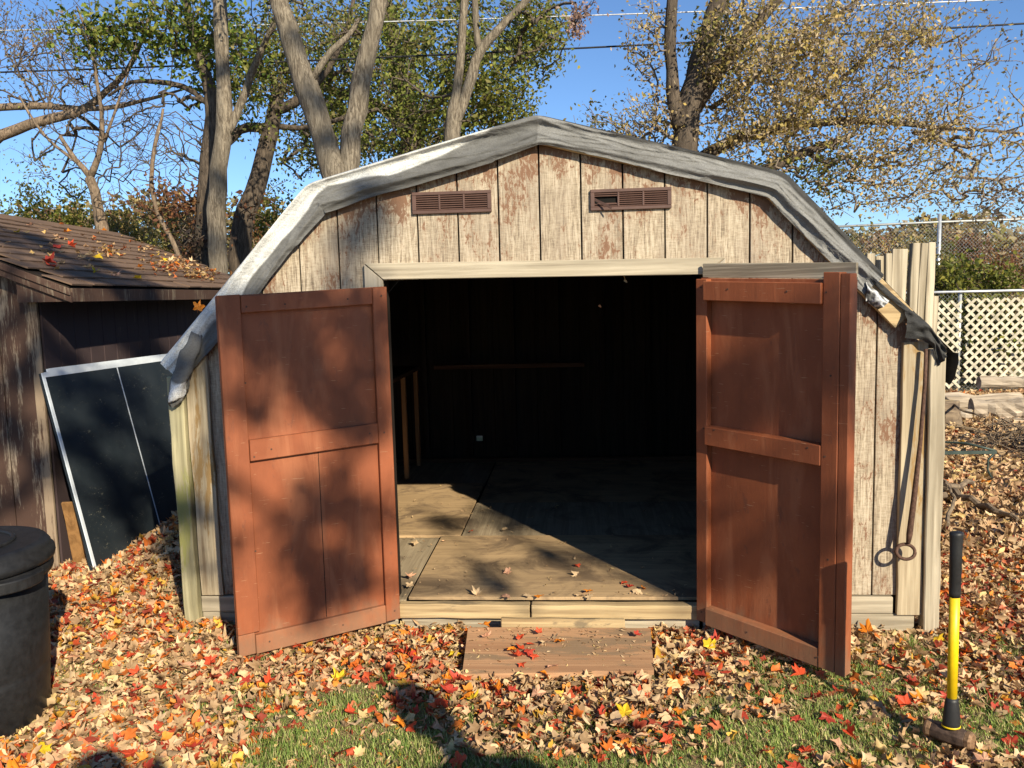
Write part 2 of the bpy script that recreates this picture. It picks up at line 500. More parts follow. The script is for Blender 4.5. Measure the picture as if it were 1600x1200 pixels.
# sheathing behind the boards
b = MB()
b.prism([(-1.85, .1), (-.80, .1), (-.80, 1.835), (-.80, roof_z(.8) - .02), (-1.16, roof_z(1.16) - .02), (-1.85, roof_z(1.85) - .02)], .002, .02)
b.prism([(.80, .1), (1.85, .1), (1.85, roof_z(1.85) - .02), (1.16, roof_z(1.16) - .02), (.80, roof_z(.8) - .02)], .002, .02)
b.prism([(-.798, 1.835), (.798, 1.835), (.798, roof_z(.8) - .022), (0, roof_z(0) - .02), (-.798, roof_z(.8) - .022)], .002, .02)
b.build('wall_sheathing', 'shade_wood', SHED)
# side walls and back wall in boards
for s in (-1, 1):
    for k in range(18):
        y0 = .03 + k * W8
        MB().box((s * 1.855 - .008, y0 + .003, .12), (s * 1.855 + .008, min(y0 + W8 - .003, 3.69), roof_z(1.855) - .015)).build('siding_board', 'weathered_siding', SHED)
    MB().box((s * 1.838 - .006, .025, .12), (s * 1.838 + .006, 3.68, roof_z(1.838) - .03)).build('wall_sheathing', 'shade_wood', SHED)
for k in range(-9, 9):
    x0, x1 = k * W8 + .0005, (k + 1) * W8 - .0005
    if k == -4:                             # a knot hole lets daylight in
        MB().box((x0, 3.70, .12), (x1, 3.715, .345)).build('back_board', 'shade_wood', SHED)
        MB().box((x0, 3.70, .3455), (-.795, 3.715, .395)).build('back_board', 'shade_wood', SHED)
        MB().box((-.735, 3.70, .3455), (x1, 3.715, .395)).build('back_board', 'shade_wood', SHED)
        strip(x0, x1, .3955, 3.70, 3.715, 'back_board', 'shade_wood')
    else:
        strip(x0 - .006, x1 + .006, .12, 3.70 + (k % 2) * .016, 3.715 + (k % 2) * .016, 'back_board', 'shade_wood')
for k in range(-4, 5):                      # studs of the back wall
    MB().box((k * .42 - .02, 3.61, .16), (k * .42 + .02, 3.695, min(1.9, roof_z(k * .42) - .06))).build('stud', 'shade_wood', SHED)
MB().box((-1.15, 3.50, 1.06), (.25, 3.605, 1.10)).build('wall_rail', 'joist_wood', SHED, bevel=.003)
MB().box((-1.80, 3.57, .162), (1.80, 3.608, .20)).build('wall_plate', 'joist_wood', SHED, bevel=.003)
# roof slabs
def slab(a, c, y0, y1, t0, t1):
    a, c = np.array(a), np.array(c); d = (c - a) / np.linalg.norm(c - a); n = np.array([-d[1], d[0]])
    if n[1] < 0: n = -n
    q = [a + n * t0, c + n * t0, c + n * t1, a + n * t1]
    return MB().prism([tuple(v) for v in q], y0, y1)
RP = [(-1.94, roof_z(1.94)), (-1.16, roof_z(1.16)), (0, roof_z(0)), (1.16, roof_z(1.16)), (1.94, roof_z(1.94))]
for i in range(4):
    slab(RP[i], RP[i + 1], -.03, 3.78, .0, .016).build('roof_deck', 'shade_wood', SHED)
for i, (a, c) in enumerate(zip(RP[:-1], RP[1:])):
    a2, c2 = np.array(a), np.array(c)
    if i in (1, 2):
        pass
    slab(a2 + (c2 - a2) * .004, c2 - (c2 - a2) * (.22 if i == 3 else .004), -.062, -.034, (-.105 if i == 3 else -.088), .012).build('rake_board', 'raw_wood', SHED, bevel=.003)
for s in (-1, 1):
    slab((s * 1.86, 1.40), (s * 1.86 + .001 * s, 1.46), .05, 3.7, 0, .01)
# header and casings
MB().prism([(-.882, 1.916), (.893, 1.895), (.795, 1.816), (-.79, 1.834)], -.042, -.0165).build('header_trim', 'grey_wood', SHED, bevel=.003)
MB().prism([(-.885, 1.913), (-.793, 1.832), (-.793, .2), (-.885, .2)], -.040, -.0165).build('casing', 'grey_wood_upright', SHED, bevel=.003)
MB().prism([(.896, 1.892), (.896, .2), (.798, .2), (.798, 1.813)], -.040, -.0165).build('casing', 'grey_wood_upright', SHED, bevel=.003)
for s in (-1, 1):
    MB().box((s * .80 - .006, .022, .16), (s * .80 + .006, .11, 1.83)).build('door_jamb', 'shade_wood', SHED)
# corner boards and posts
MB().plank((-1.777, -.030, .20), (-1.785, -.030, 1.47), .118, .024, (1, 0, 0), 9, .0025).build('corner_board', 'raw_wood_upright', SHED, bevel=.002)
MB().plank((-1.885, -.026, .0), (-1.895, -.03, 1.37), .078, .075, (1, 0, 0), 9, .003).build('corner_post', 'pine_post', SHED, bevel=.005)
MB().plank((1.800, -.030, .10), (1.800, -.030, 1.465), .118, .024, (1, 0, 0), 9, .0025).build('corner_board', 'raw_wood_upright', SHED, bevel=.002)
MB().plank((1.900, -.03, .0), (1.898, -.03, 1.43), .075, .072, (1, 0, 0), 9, .003).build('corner_post', 'bleached_wood', SHED, bevel=.005)
# sill and base boards
MB().plank((-.775, -.028, .121), (-.095, -.028, .117), .075, .056, (0, 0, 1), 6, .002).build('sill_board', 'raw_wood', SHED, bevel=.004)
MB().plank((-.086, -.030, .119), (.785, -.030, .118), .072, .060, (0, 0, 1), 6, .002).build('sill_board', 'raw_wood', SHED, bevel=.004)
MB().box((-.77, -.022, .015), (.77, .02, .080)).build('base_board', 'grey_wood', SHED, bevel=.003)
for s in (-1, 1):
    lo, hi = sorted((s * .79, s * 1.845))
    MB().box((lo, -.030, .103), (hi - (.012 if s > 0 else 0) * 10, -.002, .190)).build('base_board', 'grey_wood', SHED, bevel=.003)
    MB().box((lo, -.022, .0), (hi - (.012 if s > 0 else 0), .0, .098)).build('base_board', 'grey_wood', SHED, bevel=.003)
# floor
MB().box((-1.83, .025, .05), (1.83, 3.69, .128)).build('floor_frame', 'shade_wood', SHED)
for (x0, x1, y0, y1, zt, mt) in ((-.74, 1.69, .03, 1.15, .166, 'plywood_floor'), (-1.83, -.757, .03, 1.15, .150, 'grey_floor'),
                                 (-1.83, -.62, 1.163, 2.70, .164, 'plywood_floor'), (-.61, 1.83, 1.158, 2.05, .157, 'grey_floor'),
                                 (-.60, 1.83, 2.058, 3.69, .154, 'plywood_floor'), (-1.83, -.62, 2.71, 3.69, .150, 'grey_floor')):
    MB().box((x0, y0, zt - .018), (x1, y1, zt)).build('floor_sheet', mt, SHED, bevel=.002)

# vents
def vent(x0, x1, z0, z1, broken):
    c = empty('vent', (0, 0, 0)); c.parent = SHED
    yb, yf = -.016, -.034
    fr = .016
    m = MB()
    m.prism([(x0, z0), (x1, z0), (x1, z0 + fr), (x0, z0 + fr)], yf, yb)
    m.prism([(x0, z1 - fr), (x1, z1 - fr), (x1, z1), (x0, z1)], yf, yb)
    w = (x1 - x0 - .05) / 3; bays = []
    xs = [x0, x0 + .020]
    m.prism([(x0, z0 + fr), (x0 + .020, z0 + fr), (x0 + .020, z1 - fr), (x0, z1 - fr)], yf, yb)
    m.prism([(x1 - .020, z0 + fr), (x1, z0 + fr), (x1, z1 - fr), (x1 - .020, z1 - fr)], yf, yb)
    inn = x1 - x0 - .040; bw = (inn - 2 * .010) / 3
    for i in range(3):
        bx = x0 + .020 + i * (bw + .010); bays.append((bx, bx + bw))
        if i: m.prism([(bx - .010, z0 + fr), (bx, z0 + fr), (bx, z1 - fr), (bx - .010, z1 - fr)], yf, yb)
    m.build('vent_frame', 'vent_brown', c, bevel=.002)
    MB().box((x0 + .01, -.0195, z0 + .01), (x1 - .01, -.0172, z1 - .01)).build('vent_dark_sheet', 'vent_hole', c)  # black sheet painting the darkness of the vent opening
    ns = 7; h = (z1 - z0 - 2 * fr) / ns
    me = None
    for i, (a, d) in enumerate(bays):
        for k in range(ns):
            if broken and i == 0 and k in (2, 3, 4): continue
            zb = z0 + fr + k * h
            if me is None:
                q = [(0, -.012, 0), (d - a, -.012, 0), (d - a, 0, h * .9), (0, 0, h * .9), (0, -.014, .0015), (d - a, -.014, .0015), (d - a, -.002, h * .9 + .001), (0, -.002, h * .9 + .001)]
                me = MB().add(q, [(0, 1, 2, 3), (7, 6, 5, 4), (0, 4, 5, 1), (1, 5, 6, 2), (2, 6, 7, 3), (3, 7, 4, 0)]).build('slat', 'vent_brown', c)
                o = me
            else:
                o = me.copy(); COL.objects.link(o)
            o.location = (a, -.0205, zb)
    if broken:
        a, d = bays[0]
        MB().plank((a - .002, -.03, z0 + .055), (a + .08, -.075, z0 + .005), .012, .002, (0, 0, 1), 4, .001).build('bent_slat', 'vent_brown', c)
vent(-.63, -.236, 2.150, 2.256, False)
vent(.249, .640, 2.139, 2.240, True)

# doors: local x from hinge to free edge, local z up, face towards the yard at sign s
def door(hx, hy, ang, s, w, label):
    D = MB()
    sh = lambda x, z: (x, z - .030 * x / w)
    def part(x0, x1, z0, z1, t0, t1, name, mat, parent, bevel=.003):
        a, c = sorted((s * t0, s * t1))
        q = MB().prism([sh(x0, z0), sh(x1, z0), sh(x1, z1), sh(x0, z1)], a, c)
        return q.build(name, mat, parent, bevel=bevel)
    d = part(0.002, w, 0, 1.705, 0, .012, 'door', 'door_paint', SHED, .002)
    d.location = (hx, hy, .094); d.rotation_euler = (0, 0, ang)
    if label: d['label'] = label
    return d, part
d, part = door(-.782, -.055, math.atan2(-.406, -.685), 1, .805, 'left door, brown, dappled with tree shadow')
part(.0, .074, .0, 1.703, .0125, .040, 'stile', 'door_paint', d)
part(.700, .803, .105, 1.708, .0125, .040, 'stile', 'door_paint', d)
part(.725, .803, .0, .1035, .0125, .041, 'foot_block', 'door_worn', d)
part(.0755, .698, 1.622, 1.700, .0125, .042, 'rail', 'door_paint', d)
part(.0755, .698, .930, 1.030, .0125, .042, 'rail', 'door_paint', d)
part(.0755, .723, -.004, .088, .0125, .040, 'rail', 'door_worn', d)
part(.372, .375, .088, .93, .012, .0128, 'crack', 'vent_hole', d, 0)
d, part = door(.782, -.055, R(-44), -1, .775, 'right door, brown, its inner face mostly in shade')
part(.0, .062, .0, 1.700, .0125, .052, 'stile', 'door_paint', d)
part(.660, .734, .0, 1.735, .0125, .072, 'stile', 'door_paint', d)
part(.7352, .778, -.006, 1.730, .0125, .069, 'edge_strip', 'door_paint', d)
part(.0635, .657, 1.600, 1.690, .0125, .085, 'rail', 'door_paint', d)
part(.0635, .658, .905, .995, .0125, .075, 'rail', 'door_paint', d)
part(.0635, .658, -.002, .085, .0125, .070, 'rail', 'door_worn', d)
part(.010, .775, 1.7065, 1.775, -.004, .012, 'bare_plank', 'grey_wood', d)
for dd, sg, zz in ((bpy.data.objects['door'], 1, .0405), (d, -1, .0755)):
    nm = None
    for (x_, z_) in ((.03, .05), (.045, .98), (.03, 1.66), (.66, .045), (.675, 1.65), (.68, .95), (.12, .985), (.60, .975), (.2, 1.655), (.5, 1.65), (.3, .04), (.70, .5), (.70, 1.3)):
        t_ = .0425 if sg > 0 else (.0725 if x_ > .65 else (.0855 if z_ > 1.5 else (.0755 if z_ > .5 else .0705)))
        if x_ < .06 and sg < 0: t_ = .0525
        if .08 < x_ < .63 and sg > 0 and z_ < .5: t_ = .0405
        q = MB().tube([(x_, sg * t_, z_ - .03 * x_ / .8), (x_, sg * (t_ + .0015), z_ - .03 * x_ / .8)], .0045, 8).build('nail_head', 'rusty_iron', dd)
for (hx, sx) in ((-.782, -1), (.782, 1)):   # strap hinges on the jamb
    for hz in (.45, 1.55):
        MB().tube([(hx, -.050, hz - .04), (hx, -.050, hz + .04)], .008, 8).build('hinge', 'rusty_iron', SHED)

# ------------------------------------------------------------------ tarp over the roof
OUT = [(-1.955, 1.44), (-1.142, 2.305), (-.005, 2.592), (1.168, 2.275), (1.63, 1.785)]
def path(pts, n, rnd=.06):
    pts = [np.array(p, float) for p in pts]
    seg = [np.linalg.norm(b - a) for a, b in zip(pts[:-1], pts[1:])]; L = sum(seg)
    S = np.linspace(0, L, n); o = []
    for s in S:
        acc = 0
        for i, l in enumerate(seg):
            if s <= acc + l + 1e-9:
                o.append(pts[i] + (pts[i + 1] - pts[i]) * ((s - acc) / l)); break
            acc += l
    o = np.array(o)
    for _ in range(6):
        o[1:-1] = o[1:-1] * .5 + (o[:-2] + o[2:]) * .25
    return S, o
def vnoise(x, y, seed=0):
    """smooth value noise on arrays"""
    r = np.random.default_rng(seed); T = r.random((64, 64))
    xi = np.floor(x).astype(int); yi = np.floor(y).astype(int); fx = x - xi; fy = y - yi
    fx = fx * fx * (3 - 2 * fx); fy = fy * fy * (3 - 2 * fy)
    g = lambda a, c: T[a % 64, c % 64]
    return (g(xi, yi) * (1 - fx) + g(xi + 1, yi) * fx) * (1 - fy) + (g(xi, yi + 1) * (1 - fx) + g(xi + 1, yi + 1) * fx) * fy
TARP = empty('roof_tarp', (0, 0, 2.3), 'old grey and white tarp rolled over the front edge of the barn shed roof', 'tarp')
TARP_INV = Matrix.Translation((0, 0, -2.3))
S, O = path(OUT, 260)
tg = np.gradient(O, axis=0); tg /= np.linalg.norm(tg, axis=1)[:, None]
nrm = np.stack([-tg[:, 1], tg[:, 0]], 1)
nb = 4; nq = 34; nv = nb + nq
V = np.zeros((len(S), nv, 3)); C = np.zeros((len(S), nv, 3))
X = O[:, 0]
one = np.ones_like(S)
wid = np.interp(X, [-2, -1.2, -1.1, -.2, 0, .1, 1.1, 1.25, 1.7], [.165, .175, .165, .160, .145, .128, .135, .150, .140]) * (1 + .16 * (vnoise(S * 4, one * 3.3, 4) - .5))
for j in range(nv):
    if j < nb:
        yb_ = (.30, .12, .0, -.045)[j]; off = (.004, .010, .013, .012)[j] * one; Yc = yb_ * one; q = 0.0
        crease = 0 * S
    else:
        q = (j - nb + .4) / (nq - .6)
        off = .012 - q * wid
        ph = q * 1.35 + 1.1 * vnoise(S * .8, one * 2.2, 12) + .16 * vnoise(S * 3.0, one * 5.1, 13) + S * .17
        saw = ph - np.floor(ph)
        fold = np.where(saw < .80, (saw / .80) ** 1.8, ((1 - saw) / .20) ** .8)
        A_ = .014 + .040 * vnoise(S * 1.1 + 9, one * (q * 1.2), 14)
        dg = vnoise(S * 4 + q * 5, q * 4 - S * 3.5, 15); crease = np.abs(dg - .5) * 2
        edge = np.clip(q / .10, 0, 1)
        Yc = -.050 - .016 * edge - fold * A_ * edge * np.clip((1.02 - q) / .12, .25, 1) - .010 * (1 - crease) ** 6 * edge - .004 * (vnoise(S * 26, one * q * 14, 16) - .5)
        off = off + (saw - .5) * .006
    V[:, j, 0] = O[:, 0] + nrm[:, 0] * off; V[:, j, 2] = O[:, 1] + nrm[:, 1] * off
    V[:, j, 1] = np.minimum(Yc, -.0645) if q > .10 else Yc
    lim = np.interp(X, [-1.95, -1.7, -1.2, -1.05, -.75, -.55, -.25, -.12, 2], [.62, .60, .56, .26, .58, .46, .24, -.1, -.2])
    wf = np.clip((lim + .18 * (vnoise(S * 6, one * q * 3, 5) - .5) - q) / .06, 0, 1) * (1 - .35 * vnoise(S * 9, one * q * 8, 25))
    bf = np.where(X > .02, np.clip((np.interp(X, [0, .3, 1.1, 1.25], [.06, .12, .14, .24]) + .05 * (vnoise(S * 5, one, 41) - .5) - q) / .04, 0, 1), 0)
    grey = .13 + .08 * (vnoise(S * 1.2 + q * 1, one * q * 3, 8) - .45) + np.where(X > 0, .075, 0) + .05 * (vnoise(S * 22, one * q * 20, 27) - .5)  # long streaks in the grey paint the dark of the folds
    grey = np.maximum(grey, .035)
    for c in range(3):
        C[:, j, c] = grey * (1, .985, .95)[c] * (1 - wf) + np.array((.84, .835, .80))[c] * wf
        C[:, j, c] = C[:, j, c] * (1 - bf) + .03 * bf
idx = (np.arange(len(S) - 1)[:, None] * nv + np.arange(nv - 1)[None, :]).ravel()
F = np.stack([idx, idx + nv, idx + nv + 1, idx + 1], 1)
o = np_mesh('front_roll', V.reshape(-1, 3), F, 'tarp_cloth', TARP, C.reshape(-1, 3), True); o.matrix_parent_inverse = TARP_INV
# the sheet that lies over the roof behind the roll, ridge to eaves
TS = [(-1.975, 1.43), (-1.15, 2.30), (-.003, 2.588), (1.165, 2.274), (1.985, 1.40)]
S2, O2 = path(TS, 120)
t2 = np.gradient(O2, axis=0); t2 /= np.linalg.norm(t2, axis=1)[:, None]; n2 = np.stack([-t2[:, 1], t2[:, 0]], 1)
ys2 = np.concatenate([[-.035], np.linspace(.02, 3.82, 30)])
V = np.zeros((len(S2), len(ys2), 3)); C = np.zeros_like(V)
for j, yy in enumerate(ys2):
    bmp = (vnoise(S2 * 3, np.full_like(S2, yy * 2.5), 11) - .3) * .022 * (0.3 if j < 2 else 1)
    V[:, j, 0] = O2[:, 0] + n2[:, 0] * bmp; V[:, j, 2] = O2[:, 1] + n2[:, 1] * bmp + .004; V[:, j, 1] = yy
    C[:, j] = np.where(O2[:, :1] < -.25, (.5, .5, .48), (.035, .035, .037))
nv = len(ys2)
idx = (np.arange(len(S2) - 1)[:, None] * nv + np.arange(nv - 1)[None, :]).ravel()
F = np.stack([idx, idx + 1, idx + nv + 1, idx + nv], 1)
o = np_mesh('top_sheet', V.reshape(-1, 3), F, 'tarp_cloth', TARP, C.reshape(-1, 3), True); o.matrix_parent_inverse = TARP_INV
# black edge hanging down the right eave
def cloth(name, top, bot, nu, nw, depth, colf, seed, amp=.02, wrap=None):
    top = [np.array(t, float) for t in top]; bot = [np.array(t, float) for t in bot]
    def ev(c, u):
        f = u * (len(c) - 1); i = min(int(f), len(c) - 2); return c[i] + (c[i + 1] - c[i]) * (f - i)
    vs, cs = [], []
    for i in range(nu):
        u = i / (nu - 1)
        for j in range(nw):
            w = j / (nw - 1)
            q = ev(top, u) * (1 - w) + ev(bot, u) * w
            k = (float(vnoise(np.array([u * 6 + w * 3]), np.array([w * 4 - u * 2]), seed)[0]) - .5)
            q = q + np.array([0, -1, 0]) * (k * amp + .03 * math.sin(math.pi * w))
            vs.append(q); cs.append(colf(u, w, k))
    idx = (np.arange(nu - 1)[:, None] * nw + np.arange(nw - 1)[None, :]).ravel()
    F = np.stack([idx, idx + 1, idx + nw + 1, idx + nw], 1)
    o = np_mesh(name, np.array(vs), F, 'tarp_cloth', TARP, np.array(cs), True); o.matrix_parent_inverse = TARP_INV
    return o
YF = -.075
blk = lambda u, w, k: (.032 + .02 * max(k, 0),) * 3
cloth('eave_flap', [P(1413, 478, YF), P(1440, 497, YF), P(1462, 522, YF), P(1477, 548, YF)],
      [P(1413, 528, YF), P(1437, 530, YF), P(1456, 541, YF), P(1466, 574, YF)], 30, 18, 0, blk, 3, .045)
side_top = [(1.985, -.07, 1.41), (2.01, .8, 1.40), (2.01, 2.0, 1.40), (2.0, 3.8, 1.40)]
cloth('eave_flap', side_top, [(x - .03, y, z - .10 - .05 * (i == 0)) for i, (x, y, z) in enumerate(side_top)], 40, 8, 0, blk, 6, .02)
cloth('edge_roll', [P(1345, 412, -.03), P(1395, 460, -.03), P(1440, 497, -.03)],
      [P(1350, 430, -.07), P(1385, 462, -.075), P(1418, 490, -.075)], 30, 8, 0, blk, 9, .02)
slv = lambda u, w, k: ((.12, .12, .12) if (k < .0) else (.62, .63, .65))
cloth('torn_patch', [P(1352, 440, -.068), P(1388, 470, -.068)], [P(1352, 470, -.068), P(1372, 484, -.068)], 16, 12, 0, slv, 14, .03)
# bunched left end
mb = MB()
cl = [P(308, 520, -.06), P(296, 548, -.09), P(288, 575, -.10), P(281, 600, -.10), P(274, 622, -.10), P(268, 634, -.10)]
rd = [.034, .046, .044, .046, .046, .012]
nn = 22
vs, fs, cs = [], [], []
for i in range(26):
    f = i / 25 * (len(cl) - 1); a = min(int(f), len(cl) - 2); c = cl[a] + (cl[a + 1] - cl[a]) * (f - a); r = rd[a] + (rd[a + 1] - rd[a]) * (f - a)
    for k in range(nn):
        an = 2 * math.pi * k / nn
        rr = r * (.78 + .30 * math.sin(an * 3 + i * .32) * .6 + .35 * float(vnoise(np.array([k * .9]), np.array([i * .45]), 21)[0]))
        vs.append((c[0] + rr * math.cos(an), c[1] + rr * .7 * math.sin(an), c[2] + .01 * math.sin(an * 2 + i)))
        wht = 14 < i < 22 and math.cos(an - 5.0) > .2
        cs.append((.80, .79, .77) if wht else (.17, .165, .155))
for i in range(25):
    for k in range(nn):
        fs.append((i * nn + k, i * nn + (k + 1) % nn, (i + 1) * nn + (k + 1) % nn, (i + 1) * nn + k))
o = np_mesh('bunched_end', np.array(vs), np.array(fs), 'tarp_cloth', TARP, np.array(cs), True); o.matrix_parent_inverse = TARP_INV

# ------------------------------------------------------------------ things in and at the barn shed
WB = empty('workbench', (-1.5, 2.9, .164), 'plain wooden workbench leg and top inside the dark shed', 'workbench')
MB().box((-.33, -.9, .900), (.22, .60, .935)).build('bench_top', 'joist_wood', WB, bevel=.003)
for (x, y) in ((.185, -.02), (.185, .55), (-.28, -.02), (-.28, .55)):
    MB().box((x - .019, y - .02, .0), (x + .019, y + .02, .899)).build('leg', 'leg_wood', WB, bevel=.002)
c = [(-.40, -.172, .060), (.51, -.170, .058), (.488, -.575, .030), (-.372, -.622, .026)]
mb = MB()
N = 10
vs = []
c = [np.array(q) for q in c]
for t in (0, .024):
    for i in range(N + 1):
        for j in range(5):
            u, w = i / N, j / 4
            q = (c[0] * (1 - u) + c[1] * u) * (1 - w) + (c[3] * (1 - u) + c[2] * u) * w
            e = (random.uniform(-.006, .006) if j == 4 else 0)
            vs.append((q[0], q[1] + e, q[2] + t))
fs = []
M_ = (N + 1) * 5
for i in range(N):
    for j in range(4):
        a = i * 5 + j
        fs += [(a, a + 1, a + 6, a + 5), (a + M_, a + 5 + M_, a + 6 + M_, a + 1 + M_)]
    for j in (0, 4):
        a = i * 5 + j; fs.append((a, a + 5, a + 5 + M_, a + M_))
for i in (0, N):
    for j in range(4):
        a = i * 5 + j; fs.append((a, a + 1, a + 1 + M_, a + M_))
tag(MB().add(vs, fs).build('step_board', 'step_wood', None), 'flat reddish brown plywood board lying as a step before the sill', 'board')
tag(MB().plank((-.235, -.145, .075), (.385, -.140, .070), .092, .036, (0, .10, 1), 5, .002).build('lumber_block', 'raw_wood', None, bevel=.004), 'short length of tan lumber standing on edge between sill and step board', 'lumber')

# ------------------------------------------------------------------ brown shed on the left
BS = empty('brown_shed', (-3.22, .90, 0), 'low dark brown shed with shingle roof at the left edge', 'shed', rz=R(5.1))
def bz(x): return 1.87 + (.27 - x) * .415 if x > -1.23 else 2.4925 - (-1.23 - x) * .415
for k in range(13):                          # gable boards
    x1 = -.062 - k * W8; x0 = x1 - W8 + .006
    MB().prism([(x0, .02), (x1, .02), (x1, bz(x1) - .09), (x0, bz(x0) - .09)], -.012, .004).build('wall_board', 'brown_peeling', BS, bevel=.002)
MB().box((-2.70, .005, .02), (-.012, .02, 1.80)).build('wall_sheathing', 'shade_wood', BS)
MB().plank((-.032, -.020, .02), (-.032, -.020, 1.80), .058, .022, (1, 0, 0), 8, .002).build('corner_trim', 'pale_trim', BS, bevel=.002)
for k in range(19):                          # side boards
    y0 = .012 + k * W8
    MB().box((-.012, y0, .02), (.002, y0 + W8 - .006, 1.80)).build('wall_board', 'brown_paint', BS, bevel=.002)
MB().box((-.03, .02, .02), (-.014, 3.85, 1.80)).build('wall_sheathing', 'shade_wood', BS)
MB().box((-2.70, 3.86, .02), (0, 3.88, 1.80)).build('wall_board', 'brown_paint', BS)
# roof: decks, fascia, rake, shingles
ROOF = MB().prism([(.262, bz(.262) - .035), (-1.23, bz(-1.23) - .035), (-1.23, bz(-1.23) - .012), (.262, bz(.262) - .012)], -.13, 4.0).build('roof', 'shade_wood', BS)
MB().prism([(-1.232, bz(-1.23) - .035), (-2.75, bz(-2.75) - .035), (-2.75, bz(-2.75) - .01), (-1.232, bz(-1.23) - .01)], -.13, 4.0).build('roof_back', 'asphalt_shingle', BS)
MB().box((.2625, -.135, bz(.27) - .105), (.282, 4.0, bz(.27) - .02)).build('fascia', 'brown_trim', BS, bevel=.003)
for (o0, o1, y0, y1) in ((-.105, -.040, -.155, -.133), (-.060, -.016, -.170, -.1555)):
    MB().prism([(.282, bz(.282) + o0), (.282, bz(.282) + o1), (-1.23, bz(-1.23) + o1), (-1.23, bz(-1.23) + o0)], y0, y1).build('rake_trim', 'brown_trim', BS, bevel=.003)
MB().prism([(.2615, bz(.27) - .10), (-.06, bz(.27) - .10), (-.06, bz(-.06) - .037), (.2615, bz(.2615) - .037)], -.130, .004).build('eave_return', 'brown_trim', BS)
MB().box((.002, .006, bz(.27) - .100), (.2615, 3.99, bz(.27) - .090)).build('soffit', 'brown_trim', BS)
sl = math.atan(.415)
shm = None
for i in range(12):
    for j in range(15):
        off = (i % 2) * .14
        y = -.15 + j * .28 + off
        if y > 3.95: continue
        sx = .29 - i * .14 * math.cos(sl)       # lower edge
        if shm is None:
            o = MB().add([(0, 0, .004), (0, .274, .004), (-.19, .274, -.006), (-.19, 0, -.006), (0, 0, .014), (0, .274, .014), (-.19, .274, .0), (-.19, 0, .0)],
                         [(0, 3, 2, 1), (4, 5, 6, 7), (0, 1, 5, 4), (1, 2, 6, 5), (2, 3, 7, 6), (3, 0, 4, 7)]).build('shingle', 'asphalt_shingle', ROOF)
            shm = o
        else:
            o = shm.copy(); COL.objects.link(o)
        o.location = (sx + random.uniform(-.006, .006), y, bz(sx) + .002 + random.uniform(0, .003))
        o.rotation_euler = (random.uniform(-.012, .012), sl + random.uniform(-.01, .015), random.uniform(-.015, .015))
MB().prism([(-1.12, bz(-1.12) + .012), (-1.23, bz(-1.23) + .014), (-1.34, bz(-1.34) + .012), (-1.23, bz(-1.23) + .03)], -.15, 4.0).build('ridge_cap', 'asphalt_shingle', BS)

# ------------------------------------------------------------------ table tennis halves leaning on the brown shed
def table_half(TL, TR, BL, name, label, full):
    TL, TR, BL = (Vector(q) for q in (TL, TR, BL))
    ux = (TR - TL); uz = (BL - TL)
    n = ux.cross(uz).normalized()
    if n.x < 0: n = -n
    wx, wz = ux.length, uz.length
    e = empty(name, BL, label, 'table top', 'halves of a folding table')
    def q(x0, x1, z0, z1, d0, d1, nm, mt):
        pts = []
        for d in (d0, d1):
            for x, z in ((x0, z0), (x1, z0), (x1, z1), (x0, z1)):
                pts.append(TL + ux * (x / wx) + uz * (z / wz) + n * d - BL)
        return MB().add(pts, [(0, 1, 2, 3), (7, 6, 5, 4), (0, 4, 5, 1), (1, 5, 6, 2), (2, 6, 7, 3), (3, 7, 4, 0)]).build(nm, mt, e)
    q(0, wx, 0, wz, -.022, 0, 'board', 'table_top')
    q(-.002, .022, .0, wz, -.004, .0025, 'edge_line', 'table_edge')
    q(.0225, wx, -.002, .030, -.004, .0025, 'edge_line', 'table_edge')
    q(wx * .5 - .005, wx * .5 + .005, .0305, wz, -.004, .002, 'centre_line', 'table_edge')
    q(.03, wx - .03, wz - .1, wz - .05, -.06, -.023, 'apron', 'shade_wood')
    return e
TL, BL = P(65, 583, .78), G(157, 925, -.02); TR = P(270, 556, 2.38)
table_half(TL, TR, BL, 'table_half', 'black folding table half with white edge line leaning on brown shed', True)
off = np.array([-.028, .012, .018])
table_half(TL + off + (TR - TL) * .05, TR + off, BL + off, 'table_half', 'second black table half, its top edge just showing behind the first', True)
tag(MB().plank(G(128, 888, 0), P(108, 785, .78), .085, .016, (1, .3, 0), 4, .002).build('plywood_scrap', 'scrap_wood', None), 'orange brown plywood scrap between brown shed corner and black table', 'plywood')

# ------------------------------------------------------------------ trash bin
def lathe(name, prof, mat, parent, n=56, smooth=True, close=True):
    vs, fs = [], []
    for (r, z) in prof:
        for k in range(n):
            a = 2 * math.pi * k / n; vs.append((r * math.cos(a), r * math.sin(a), z))
    for i in range(len(prof) - 1):
        for k in range(n): fs.append((i * n + k, i * n + (k + 1) % n, (i + 1) * n + (k + 1) % n, (i + 1) * n + k))
    if close: fs.append(tuple(range(n - 1, -1, -1))); fs.append(tuple(range((len(prof) - 1) * n, len(prof) * n)))
    return MB().add(vs, fs).build(name, mat, parent, smooth=smooth)
BIN = empty('trash_bin', (-2.405, -1.0, .0), 'round black plastic trash bin with lid at the left edge', 'bin')
lathe('body', [(.270, .0), (.285, .012), (.296, .20), (.299, .225), (.297, .230), (.301, .245), (.318, .640)], 'bin_plastic', BIN)
lathe('collar', [(.319, .622), (.338, .628), (.343, .642), (.343, .668), (.336, .678), (.322, .680)], 'bin_plastic', BIN, close=False)
lathe('lid', [(.322, .682), (.350, .684), (.354, .700), (.352, .718), (.340, .728), (.338, .742), (.322, .762), (.300, .768), (.292, .764), (.15, .770), (.02, .772)], 'bin_plastic', BIN)
